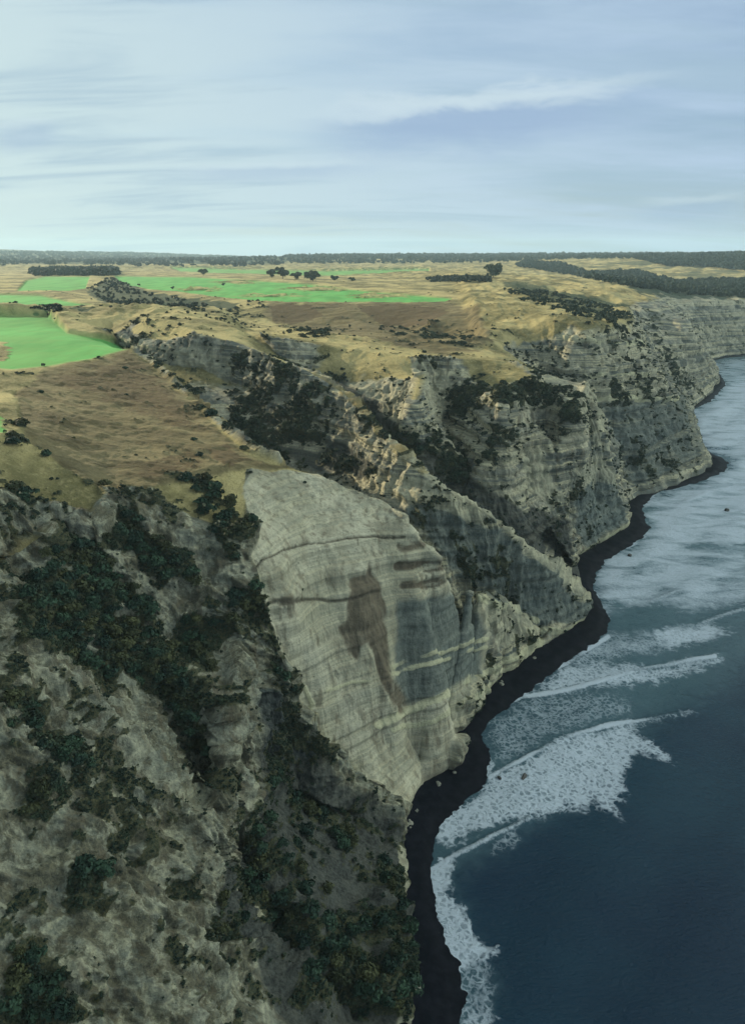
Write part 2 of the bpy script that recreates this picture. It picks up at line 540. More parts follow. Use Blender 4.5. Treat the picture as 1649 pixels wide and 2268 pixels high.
# ravine through the links
lines.append([p(200, 628, 121), p(195, 650, 116), p(260, 672, 112), p(330, 690, 109), p(420, 700, 110), p(500, 716, 112), p(545, 735, 115)])
lines.append([p(215, 612, 123), p(270, 628, 122), p(330, 645, 122), p(430, 655, 122), p(540, 668, 122)])
lines.append([p(100, 640, 124), p(170, 660, 124), p(230, 680, 125), p(330, 702, 129), p(400, 706, 129)])
lines.append([p(60, 692, 126), p(120, 690, 126), p(200, 700, 127)])
for a in [(120, 683, 125), (230, 700, 130), (0, 680, 126), (0, 650, 124), (-250, 660, 124), (-250, 630, 122), (0, 625, 122), (400, 640, 122), (600, 650, 122),
          (800, 650, 122), (300, 615, 121), (500, 612, 121), (700, 615, 121), (900, 625, 121), (1000, 650, 122), (1100, 650, 124), (1050, 632, 126),
          (1110, 642, 127), (1150, 665, 121), (1130, 610, 123), (1220, 612, 124), (1280, 640, 118), (1390, 640, 115), (1300, 622, 119), (1210, 655, 118), (1340, 665, 113)]:
    lines.append([p(*a)])
# country beyond
for x in (-2500, -1600, -900, -300, 0, 300, 600, 850, 1050):
    lines.append([q(x, 603, 2500)])
    lines.append([q(x, 590+3*math.sin(x*.01), 3700)])
for x in (1250, 1450, 1649, 2000, 2600):
    lines.append([q(x, 640, 1900)])
    lines.append([q(x, 612-0.012*(x-1250), 2500)])
    lines.append([q(x, 580-0.03*(x-1250), 3300)])
for x in (-3600, -2400, -1500, -900, -400, 0, 150, 240, 330, 430, 530, 650, 800, 1000, 1200, 1400, 1649, 2000, 2600, 3500, 4500):
    t = float(np.interp(x, [-3600, -900, -400, 0, 150, 240, 330, 500, 1649, 4500], [548, 545, 548, 547, 556, 555, 560, 566, 562, 558]))
    if x < 600:
        lines.append([q(x, t+16, 7000)])
        lines.append([q(x, t, 11500)])
        lines.append([q(x, t+14, 14000)])
    else:
        lines.append([q(x, t+8, 5000)])
        lines.append([q(x, t, 6500)])
        lines.append([q(x, t+14, 9000)])
lines += [[(-1500, 600, 140)], [(-1500, 200, 142)], [(-600, 100, 140)], [(-1500, -250, 142)], [(-500, -250, 138)], [(-120, -250, 100)], [(0, -250, 2.5)],
          [(3000, 1500, 60)], [(6000, 1800, 60)], [(9000, 2200, 60)], [(-7000, 1500, 140)], [(-80, 20, 70)], [(-20, 10, 15)]]

pts, edges = [], []
for ln in lines:
    i0 = len(pts)
    pts += [tuple(a) for a in ln]
    edges += [(i0+k, i0+k+1) for k in range(len(ln)-1)]
# coast limit: land stops at the foot of the cliffs, a skirt runs down under the beach and the sea
coast = [(2, -250)] + [(a[0], a[1]) for a in basew] + [(1500, 1480), (3000, 1450), (6000, 1700), (9500, 2000)]
skirt = []
for k, (x, y) in enumerate(coast):
    x0, y0 = coast[max(k-1, 0)]
    x1, y1 = coast[min(k+1, len(coast)-1)]
    tx, ty = x1-x0, y1-y0
    l = math.hypot(tx, ty)
    skirt.append((x+ty/l*3.5, y-tx/l*3.5, -7.0))
i0 = len(pts)
pts += skirt
edges += [(i0+k, i0+k+1) for k in range(len(skirt)-1)]
ctrl = np.array(pts)
vo, eo, to, ov, oe, of = delaunay_2d_cdt([Vector((a[0], a[1])) for a in pts], edges, [], 0, 0.05)
V0 = np.zeros((len(vo), 3))
for k, vv in enumerate(vo):
    V0[k, :2] = vv
    if ov[k]:
        V0[k, 2] = np.mean([pts[j][2] for j in ov[k]])
    else:      # a crossing of two break lines
        d = np.hypot(ctrl[:, 0]-vv[0], ctrl[:, 1]-vv[1])
        j = np.argsort(d)[:3]
        V0[k, 2] = np.average(ctrl[j, 2], weights=1/(d[j]+.1))
        print('crossing at', vv, ctrl[j])
T0 = np.array([list(t) for t in to if len(t) == 3])
# keep only triangles on the land side of the skirt
cen = V0[T0].mean(axis=1)
land_poly = [(a[0], a[1]) for a in skirt] + [(16000, 2500), (16000, 15500), (-16000, 15500), (-16000, -400), (0, -400)]
keep = poly_dist(cen[:, 0], cen[:, 1], land_poly) > 0
T0 = T0[keep]
cr = np.cross(V0[T0[:, 1]]-V0[T0[:, 0]], V0[T0[:, 2]]-V0[T0[:, 0]])
T0[cr[:, 2] < 0] = T0[cr[:, 2] < 0][:, ::-1]
single = np.array([len(ln) == 1 for ln in lines for _ in ln]+[False]*len(skirt))
pin0 = np.array([.55 if (ov[k] and all(single[j] for j in ov[k])) else .93 for k in range(len(vo))])
crs = [(e[0], e[1]) for e, src in zip(eo, oe) if len(src)]
V, T = refine(V0, T0, 0.0034, pin=pin0, crease=crs)
print('land', len(V), len(T))

# -------- zones of the land (kept as attributes): picture polygons carried to the surface they lie on
N = normals(V, T)
steep = 1-N[:, 2]
px, py, fw = project(V)
Yd = V[:, 1]
jx = px+22*fbm(V*0.05, 3, seed=3)*np.clip(200/np.maximum(fw, 1), .05, 1)*2
jy = py+22*fbm(V*0.05, 3, seed=5)*np.clip(200/np.maximum(fw, 1), .05, 1)*2


def zone(poly, soft=8.0, ymin=0, ymax=1e9, jitter=1.0):
    X_, Y_ = px+(jx-px)*jitter, py+(jy-py)*jitter
    m = sstep(poly_dist(X_, Y_, poly), -soft, soft)
    return m*((Yd > ymin) & (Yd < ymax) & (fw > 0))


def band(pts_, w, soft=4.0, ymin=0, ymax=1e9):
    return sstep(-line_dist(px+(jx-px)*.3, py+(jy-py)*.3, pts_), -w-soft, -w)*((Yd > ymin) & (Yd < ymax))


MX = np.maximum
green = zone([(-900, 702), (0, 702), (110, 702), (150, 738), (230, 752), (285, 772), (200, 795), (110, 810), (30, 818), (-60, 812), (-900, 820)], 3, 250, 800, False)
green = green*(1-zone([(-40, 762), (15, 760), (22, 778), (10, 795), (-40, 792)], 3))
green = MX(green, zone([(-900, 652), (0, 653), (90, 655), (150, 668), (220, 680), (110, 679), (0, 678), (-900, 680)], 2.5, 500, 3000, False))
green = MX(green, zone([(60, 622), (100, 613), (200, 613), (190, 640), (150, 645), (40, 645)], 2, 900, 4000, False))
green = MX(green, zone([(255, 612), (420, 614), (560, 622), (700, 632), (830, 648), (1000, 662), (985, 670), (850, 671), (640, 671), (520, 664), (420, 650), (330, 641), (270, 629)], 2, 700, 4000, False))
green = MX(green, zone([(370, 592), (560, 598), (720, 600), (950, 596), (950, 606), (700, 612), (400, 602)], 2, 1500, 9000)*0.8)
green = MX(green, zone([(-60, 925), (0, 928), (20, 950), (0, 965), (-60, 960)], 4, 150, 300)*0.9)
# rough patches inside the fairway
for xx, yy, ww, hh in [(520, 625, 60, 3), (700, 640, 90, 4), (840, 655, 80, 3), (440, 640, 60, 2.5), (600, 655, 90, 2), (930, 640, 60, 6)]:
    green = green*(1-zone([(xx-ww, yy), (xx, yy-hh), (xx+ww, yy+1), (xx, yy+hh)], 2, 700))
upland = sstep(V[:, 2], 95, 108)*sstep(-steep, -0.24, -0.09)
upland = MX(upland, ((Yd > 1400)*1.0))
upland = upland*(1-zone([(545, 1035), (700, 1060), (890, 1110), (1080, 1310), (1100, 1600), (700, 1700), (540, 1300)], 4, 150, 275, .3))
tan = upland.copy()
tan = MX(tan, .5*zone([(700, 825), (740, 845), (800, 885), (880, 985), (960, 1055), (945, 1062), (880, 1010), (790, 905), (720, 850)], 4, 270, 430, .3))
brown = zone([(100, 820), (200, 800), (290, 780), (390, 855), (480, 940), (555, 1003), (640, 1035), (700, 1050), (560, 1040), (420, 1055), (300, 1100), (230, 1090), (150, 1050), (60, 960), (30, 870)], 6, 180, 420, .5)
brown = MX(brown, .5*zone([(700, 825), (740, 845), (800, 885), (880, 985), (960, 1055), (945, 1062), (880, 1010), (790, 905), (720, 850)], 4, 270, 430, .3))
tan = MX(tan, brown)
brown2 = zone([(600, 672), (1000, 672), (1060, 700), (1085, 780), (1000, 790), (900, 780), (800, 750), (700, 738), (610, 722), (580, 700)], 5, 450, 1100)
tan = MX(tan, brown2*0.95)
tan = MX(tan, zone([(1180, 655), (1380, 640), (1400, 690), (1340, 720), (1240, 700), (1180, 690)], 5, 600, 1500)*.7)
dark = zone([(40, 690), (230, 690), (220, 701), (120, 700)], 2, 450, 900)
dark = MX(dark, zone([(190, 650), (260, 612), (330, 650), (400, 660), (540, 676), (470, 695), (420, 700), (300, 690), (230, 676)], 3, 600, 1600)*0.75)
dark = MX(dark, zone([(1380, 640), (1480, 645), (1649, 652), (1900, 660), (1649, 668), (1500, 668), (1420, 662)], 4, 1000, 2500))
dark = MX(dark, zone([(1140, 590), (1240, 606), (1400, 640), (1649, 655), (1900, 655), (1900, 570), (1649, 575), (1480, 572), (1300, 590)], 4, 1500, 9000)*0.55*sstep(fbm(V*0.006, 3, seed=81), -.25, .3))
dark = MX(dark, zone([(-3000, 535), (630, 545), (1700, 545), (2600, 545), (2600, 572), (1649, 572), (1200, 574), (640, 580), (620, 590), (250, 588), (-3000, 596)], 3, 3600, 1e9)*.95)
dark = MX(dark, zone([(1110, 636), (1180, 640), (1290, 668), (1400, 690), (1300, 720), (1250, 700), (1180, 680), (1120, 655)], 3, 500, 1400)*.6)
dark = MX(dark, zone([(800, 778), (850, 770), (1000, 785), (940, 800)], 5, 380, 800)*0.3)
# scrub cover
VEG = [  # polygon, strength, ymin, ymax
    ([(395, 1050), (470, 1045), (500, 1100), (540, 1160), (545, 1220), (515, 1255), (480, 1200), (430, 1140), (400, 1090)], 1.0, 100, 260),
    ([(215, 1180), (290, 1150), (350, 1210), (420, 1230), (440, 1310), (380, 1290), (330, 1300), (270, 1230), (215, 1210)], .95, 90, 240),
    ([(90, 1240), (180, 1190), (240, 1290), (330, 1380), (430, 1490), (480, 1560), (500, 1640), (440, 1640), (330, 1560), (200, 1500), (90, 1460), (0, 1440), (0, 1340)], 1.0, 80, 240),
    ([(0, 960), (50, 945), (110, 1000), (180, 1060), (120, 1060), (60, 1010), (0, 1000)], .85, 100, 260),
    ([(0, 1040), (110, 1080), (180, 1070), (240, 1090), (200, 1120), (60, 1150), (0, 1180)], .5, 100, 260),
    ([(515, 1270), (570, 1260), (575, 1350), (545, 1370), (515, 1330)], 1.0, 120, 240),
    ([(410, 1375), (500, 1360), (520, 1450), (480, 1490), (420, 1440)], .9, 100, 240),
    ([(0, 1560), (70, 1560), (110, 1640), (160, 1720), (120, 1760), (60, 1700), (0, 1680)], .9, 60, 200),
    ([(40, 1740), (110, 1760), (110, 1830), (60, 1840)], .8, 60, 200),
    ([(540, 1680), (640, 1700), (760, 1760), (870, 1850), (895, 1950), (895, 2267), (780, 2267), (660, 2220), (560, 2140), (450, 2060), (440, 1960), (490, 1930), (560, 1900), (520, 1820), (500, 1750)], .50, 60, 240),
    ([(0, 2100), (60, 2080), (130, 2150), (160, 2267), (0, 2267)], .9, 50, 150),
    ([(130, 1920), (200, 1930), (190, 2010), (150, 2000)], .8, 50, 150),
    ([(540, 1440), (640, 1500), (660, 1560), (600, 1540), (550, 1490)], .6, 100, 240),
    ([(515, 800), (560, 780), (620, 800), (740, 860), (745, 920), (690, 940), (650, 1000), (590, 1000), (540, 960), (500, 930), (520, 880)], .9, 240, 520),
    ([(500, 920), (560, 960), (640, 1010), (740, 1000), (860, 1040), (860, 1070), (720, 1050), (620, 1035), (560, 1000)], 1.0, 240, 480),
    ([(380, 850), (440, 880), (500, 940), (520, 975), (470, 940), (400, 880)], .8, 250, 520),
    ([(310, 705), (400, 712), (390, 760), (320, 745)], .5, 400, 700),
    ([(700, 810), (760, 830), (830, 930), (960, 1060), (880, 1000), (790, 890)], .75, 300, 520),
    ([(860, 960), (940, 960), (1020, 1000), (1060, 1080), (1000, 1085), (920, 1030)], .8, 320, 520),
    ([(980, 880), (1060, 840), (1120, 850), (1170, 830), (1280, 890), (1275, 930), (1200, 900), (1120, 900), (1050, 930), (990, 930)], 1.0, 350, 620),
    ([(1080, 960), (1130, 930), (1140, 1000), (1070, 1060)], .5, 330, 560),
    ([(1290, 860), (1430, 845), (1480, 860), (1500, 900), (1420, 900), (1310, 895)], .5, 450, 900),
    ([(1350, 960), (1420, 940), (1500, 980), (1420, 1060), (1370, 1040)], .3, 450, 800),
    ([(850, 730), (930, 720), (1000, 740), (1080, 770), (1060, 785), (960, 770), (870, 750)], .75, 500, 900),
    ([(1240, 700), (1330, 690), (1400, 720), (1420, 790), (1300, 760)], .55, 500, 1000),
    ([(1420, 700), (1470, 760), (1540, 870), (1500, 900), (1440, 800)], .65, 600, 1400),
    ([(1500, 690), (1540, 730), (1560, 790), (1530, 740)], .6, 800, 1600),
    ([(640, 740), (720, 735), (730, 760), (650, 758)], .9, 500, 900),
    ([(470, 690), (540, 665), (600, 670), (580, 700), (500, 730), (470, 715)], .6, 500, 1100),
    ([(200, 800), (290, 780), (300, 800), (240, 850), (190, 830)], .45, 250, 450),
    ([(300, 765), (330, 790), (400, 850), (470, 920), (400, 880), (320, 820)], .6, 250, 520),
    ([(885, 1170), (960, 1200), (1000, 1250), (900, 1215)], .65, 180, 260),
]
veg = np.zeros(len(V))
for poly, s_, y0, y1 in VEG:
    veg = MX(veg, s_*zone(poly, 26, y0, y1))
clump = fbm(V*0.085, 4, 0.55, seed=11)
clump2 = fbm(V*0.33, 3, 0.55, seed=12)
rockspk = (1-upland)*(0.28+0.25*sstep(-V[:, 1], -260, -150))
Pw = V+2.5*np.stack([perlin(V*.07, 1), perlin(V*.07, 2), perlin(V*.07, 3)], 1)
flf = fbm(Pw*np.array([.035, .10, .035]), 5, .55, seed=33, ridged=True)
flute = fbm(Pw*np.array([.11, .11, .018]), 4, .5, seed=31, ridged=True)
fg0 = sstep(-V[:, 1], -260, -175)
streakn = fbm(V*np.array([.03, .10, .04]), 4, .6, seed=14)
vegd = sstep(veg*.52+rockspk*0.5+clump*0.50+clump2*.50+streakn*.70-fg0*.40*(flf-.1)-(1-fg0)*.25*(flute-.15)+fg0*.10, 0.30, 0.44)
pale_face = zone([(560, 1030), (640, 1042), (700, 1052), (800, 1087), (870, 1115), (890, 1160), (1040, 1290), (1068, 1330), (1072, 1400),
                  (1055, 1500), (1000, 1600), (1010, 1700), (920, 1790), (830, 1735), (700, 1640), (640, 1500), (580, 1400), (555, 1260), (540, 1120)], 5, 150, 270)
edge_b = zone([(600, 1780), (640, 1600), (900, 1810), (890, 1860)], 12)
vegd = vegd*(1-pale_face*(1-zone([(880, 1180), (1020, 1200), (1060, 1290), (900, 1320)], 10)*0.25))
vegd = vegd*(1-green)
grassmix = sstep(tan+fbm(V*0.12, 3, seed=21)*.35, .40, .65)
vegd = np.where(brown > .5, vegd*sstep(clump+clump2*.7, .12, .5), vegd)
# stains and colour bands of the cliffs
_jx = jx
stk = 26*fbm(V*np.array([.30, .30, .02]), 3, .6, seed=47)
jx = px+(jx-px)*.3+stk*.45
stain = zone([(772, 1278), (806, 1272), (812, 1245), (819, 1272), (832, 1282), (850, 1335), (856, 1420), (868, 1500), (855, 1545), (835, 1500), (820, 1440), (800, 1430), (790, 1460), (765, 1440), (745, 1385), (765, 1365)], 8, 150, 270, .3)
inner = zone([(795, 1430), (815, 1420), (840, 1500), (890, 1590), (860, 1620), (825, 1520)], 5, 150, 270, .3)
stain = stain*(1-0.85*inner)
stain = MX(stain, 0.75*zone([(840, 1480), (865, 1490), (905, 1560), (880, 1580), (855, 1530)], 6, 150, 270, .3))
stain = MX(stain, 0.55*zone([(930, 1690), (1015, 1665), (1005, 1700), (960, 1735), (925, 1735)], 6, 150, 270, .3))
stain = MX(stain, 0.5*zone([(900, 1630), (960, 1600), (975, 1650), (940, 1690), (880, 1670)], 8, 150, 270, .3))
stain = MX(stain, 0.6*band([(815, 1130), (880, 1145)], 12, 8, 150, 270)*sstep(perlin(V*np.array([.5, .5, .06]), 44), -.1, .4))
stain = MX(stain, .55*zone([(745, 1365), (800, 1370), (800, 1420), (820, 1470), (790, 1470), (755, 1420)], 14, 150, 270, .3))
bnz = sstep(fbm(V*np.array([.09, .09, .55]), 4, .6, seed=48), -.45, .15)
stain = stain*(.6+.4*sstep(fbm(V*np.array([.25, .25, .03]), 4, .6, seed=46), -.4, .3))
stain = MX(stain, .30*pale_face*sstep(fbm(V*np.array([.12, .12, .03]), 4, .6, seed=49), .05, .4)*sstep(V[:, 2], 60, 90))
stain = MX(stain, bnz*0.75*band([(885, 1210), (960, 1205)],  5, 12, 180, 260))
stain = MX(stain, bnz*0.9*band([(880, 1255), (1000, 1250)],  5, 12, 180, 260))
stain = MX(stain, bnz*0.8*band([(890, 1300), (980, 1285)],  5, 12, 180, 260))
jx = _jx
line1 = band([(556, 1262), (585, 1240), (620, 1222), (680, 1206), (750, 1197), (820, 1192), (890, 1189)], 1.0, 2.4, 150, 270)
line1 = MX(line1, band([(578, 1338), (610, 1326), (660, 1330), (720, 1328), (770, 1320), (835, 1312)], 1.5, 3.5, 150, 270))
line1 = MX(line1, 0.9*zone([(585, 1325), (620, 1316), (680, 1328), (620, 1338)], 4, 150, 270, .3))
ledge = np.zeros(len(V))
for pl, w in [([(860, 1475), (950, 1448), (1068, 1412)], 3), ([(720, 1530), (800, 1500), (850, 1490), (960, 1465), (1068, 1430)], 2),
              ([(830, 1600), (900, 1570), (1000, 1525), (1060, 1490), (1190, 1415)], 6), ([(870, 1610), (960, 1590), (1050, 1530), (1120, 1480), (1195, 1425)], 4),
              ([(1150, 1395), (1230, 1402), (1290, 1368)], 4), ([(1280, 1222), (1330, 1195), (1383, 1162)], 4),
              ([(1290, 835), (1430, 838)], 1.5), ([(1300, 885), (1480, 890)], 3), ([(1110, 735), (1250, 760), (1410, 770)], 1.5), ([(1050, 1320), (1180, 1370)], 5),
              ([(680, 1600), (690, 1560), (672, 1520)], 2)]:
    ledge = MX(ledge, band(pl, w, 5, 150, 1200)*(.35+.65*sstep(fbm(V*.07, 3, seed=int(pl[0][0])), -.45, .1)))
blue = zone([(870, 1330), (1050, 1310), (1070, 1400), (1060, 1500), (900, 1560), (870, 1500)], 22, 150, 270, .3)*.9
blue = MX(blue, zone([(600, 1400), (780, 1400), (860, 1560), (900, 1680), (760, 1680), (660, 1580)], 40, 150, 270, .3)*.32)
blue = MX(blue, 1.0*zone([(890, 1130), (960, 1120), (1100, 1175), (1200, 1255), (1290, 1335), (1285, 1370), (1185, 1385), (1120, 1325), (1040, 1285), (960, 1215)], 14, 255, 335))
blue = MX(blue, zone([(1260, 1040), (1350, 1040), (1380, 1160), (1280, 1220), (1260, 1120)], 14, 350, 480)*.8)
blue = MX(blue, zone([(900, 1140), (1100, 1200), (1290, 1330), (1280, 1370), (1150, 1390), (1000, 1280)], 20, 250, 330)*.6)
blue = MX(blue, zone([(1320, 890), (1500, 880), (1550, 1020), (1390, 1090), (1340, 980)], 18, 450, 900)*.6)
blue = MX(blue, zone([(520, 1530), (620, 1560), (690, 1650), (640, 1700), (540, 1680)], 15, 120, 220)*.8)
fgw0 = 1-pale_face
rust = zone([(440, 1000), (520, 985), (560, 1010), (500, 1035)], 10, 180, 320)*.9
rust = MX(rust, zone([(320, 1030), (420, 990), (440, 1040), (330, 1070)], 12, 160, 320)*.6)
rust = MX(rust, zone([(110, 830), (200, 805), (290, 790), (400, 870), (480, 960), (400, 945), (330, 920), (200, 880)], 20, 200, 420)*.62)
rust = MX(rust, zone([(600, 680), (690, 676), (720, 700), (640, 725), (600, 715)], 4, 500, 1000)*.9)
rust = MX(rust, zone([(790, 680), (900, 676), (1000, 690), (960, 720), (850, 730)], 4, 500, 1000)*.9)
rust = MX(rust, fgw0*.8*sstep(fbm(V*.05, 4, .6, seed=87), .25, .6)*zone([(150, 1350), (420, 1300), (560, 1700), (300, 1800), (150, 1600)], 30, 60, 240))
rust = MX(rust, zone([(400, 1470), (520, 1520), (540, 1600), (470, 1600)], 16, 60, 200)*.35)
damp_shade = zone([(1150, 1165), (1180, 1150), (1240, 1150), (1262, 1240), (1300, 1320), (1240, 1270)], 16, 300, 420)  # damp rock and scrub, plus gully shade painted in as dark colour
damp_shade = MX(damp_shade, zone([(520, 930), (640, 1000), (760, 990), (860, 1040), (820, 1075), (700, 1045), (600, 1010), (540, 985)], 16, 245, 420))
damp_shade = MX(damp_shade, zone([(700, 800), (760, 835), (850, 900), (940, 990), (1010, 1040), (1110, 1100), (1190, 1150), (1250, 1180), (1265, 1260), (1180, 1240), (1090, 1160), (960, 1070), (850, 965), (780, 885)], 12, 316, 470, .6)*1.0)
fg_shade = zone([(530, 1560), (560, 1540), (680, 1650), (720, 1700), (900, 1850), (900, 2300), (640, 2300), (560, 2120), (440, 2060), (450, 1900), (560, 1880), (520, 1760)], 22, 60, 200)  # shade of the near gully, painted into the ground colour
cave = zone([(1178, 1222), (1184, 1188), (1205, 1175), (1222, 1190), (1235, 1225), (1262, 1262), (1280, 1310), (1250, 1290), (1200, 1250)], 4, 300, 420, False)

# -------- relief: weathering of the surface along its normal
fgw = sstep(-V[:, 1], -260, -175)*(1-pale_face)*(1-sstep(V[:, 1]-0, 240, 300))
cliff = sstep(steep, 0.10, 0.30)*(1-green)*sstep(V[:, 2], -1, 8)
cliff = cliff*sstep(-V[:, 1], -3000, -1500)
smooth_face = 1-0.80*pale_face
flute2 = fbm(Pw*np.array([.35, .35, .06]), 3, .5, seed=35, ridged=True)
crag = fbm(Pw*.085, 5, .52, seed=41)
dip = V[:, 2]+0.035*V[:, 0]-0.02*V[:, 1]+0.8*perlin(V*.02, 51)
s1 = np.stack([np.zeros_like(dip), np.full_like(dip, .5), dip*0.28], 1)
s2 = np.stack([V[:, 0]*.01, V[:, 1]*.01+9.5, dip*0.9], 1)
strata = np.tanh(9*perlin(s1, 61))*0.9+perlin(s2, 62)*.6
farf = 1+sstep(V[:, 1], 300, 900)*1.2
flg = fbm(Pw*np.array([.10, .32, .10]), 4, .55, seed=34, ridged=True)
D = cliff*smooth_face*(1-fgw)*(5.4*(flute-.2)*farf+.8*flute2+1.3*crag)
D += fgw*cliff*(8.0*(flf-.2)+2.2*flg+3.4*crag+1.6*fbm(Pw*.33, 4, .6, seed=37))
strm = sstep(fbm(V*np.array([.012, .012, .05]), 3, .6, seed=66), -.25, .25)
strm = MX(.25+.75*strm, zone([(1080, 720), (1400, 720), (1520, 900), (1560, 1040), (1380, 1110), (1300, 900), (1120, 790)], 20, 450, 900))
D += cliff*strata*strm*(1.25-.9*pale_face)*(1-0.75*fgw)*farf
D += (1-cliff)*(1-green)*(Yd < 1500)*(0.9*crag+0.3*clump2)
D += (1-cliff)*(1-sstep(green, .02, .5))*sstep(Yd, 420, 600)*(12-9.5*zone([(-400, 595), (600, 592), (1010, 620), (1040, 690), (1060, 760), (560, 760), (480, 690), (-400, 700)], 14, 450, 3000))*fbm(V*np.array([.016, .010, .016]), 4, .5, seed=93, ridged=True)
D += (Yd > 1300)*(1-green)*3.0*fbm(V*np.array([.004, .004, .004]), 4, seed=91)
D += 0.35*clump2*cliff*smooth_face+.5*pale_face*(flute2*.2+flf)+.22*pale_face*strata+1.3*crag*pale_face*sstep(V[:, 2], 84, 104)
D += -0.7*line1+0.35*ledge-0.9*stain*pale_face
D += (1-green)*vegd*0.5
D += (brown > .2)*0.9*fbm(V*np.array([.06, .06, .06]), 4, .55, seed=75)
edgefree = np.ones(len(V))
edgefree[V[:, 2] < -2] = 0
V2 = V+N*(D*edgefree)[:, None]
# the sea cave: push the rock inwards, away from the gully mouth
V2 -= np.stack([cave*-9.0, cave*-24.0, cave*0], 1)
V = V2
lit_tan = sstep(steep, 0, 1)
colA = np.stack([green, grassmix, vegd, MX(brown, brown2)], 1)
colB = np.stack([stain, blue, ledge, line1], 1)
paleD = zone([(1292, 840), (1262, 885), (1285, 940), (1300, 985), (1340, 1000), (1318, 905)], 5, 350, 620)
paleD = MX(paleD, band([(850, 962), (900, 1012), (960, 1062), (1030, 1108), (1100, 1153), (1200, 1250), (1255, 1295), (1292, 1325)], 4, 6, 270, 322))  # crest line painted paler, as if lit
paleD = MX(paleD, zone([(1120, 1010), (1200, 985), (1245, 1110), (1200, 1120), (1150, 1100)], 10, 330, 560)*.9)
paleD = MX(paleD, zone([(1260, 1030), (1320, 1010), (1350, 1060), (1300, 1080), (1262, 1070)], 8, 330, 560)*.8)
paleD = MX(paleD, zone([(640, 765), (820, 790), (960, 800), (1000, 850), (960, 960), (870, 930), (760, 840)], 18, 380, 620)*.8)
paleD = MX(paleD, zone([(310, 765), (420, 770), (540, 800), (510, 880), (430, 850), (360, 800)], 14, 300, 640)*.7)
paleD = MX(paleD, zone([(870, 1050), (960, 1060), (1080, 1140), (1060, 1170), (900, 1110)], 9, 260, 330)*.8)
paleD = MX(paleD, zone([(1060, 1320), (1110, 1335), (1185, 1400), (1090, 1440), (1066, 1380)], 8, 250, 300)*.8)
paleD = MX(paleD, zone([(1225, 690), (1245, 700), (1240, 722), (1200, 715)], 4, 500, 800)*.9)  # sunlit highlight on the lip, painted into the rock colour
paleD = MX(paleD, band([(310, 706), (360, 710), (415, 708), (440, 735), (525, 750)], 4, 5, 400, 700)*.9)  # sunlit rim painted as a pale band
paleD = MX(paleD, band([(460, 1880), (500, 1990), (545, 2060)], 7, 8, 60, 200)*.8)
paleD = MX(paleD, band([(530, 1900), (590, 2000), (680, 2080)], 8, 9, 60, 200)*.7)
paleD = MX(paleD, band([(880, 1880), (893, 2000), (893, 2270)], 5, 8, 60, 200)*.8)
colD = np.stack([MX(MX(damp_shade, cave), fg_shade*.9), paleD, damp_shade*0, damp_shade*0], 1)  # first channel: damp rock with painted gully shade and cave darkness
colC = np.stack([rust, dark, pale_face, fgw], 1)


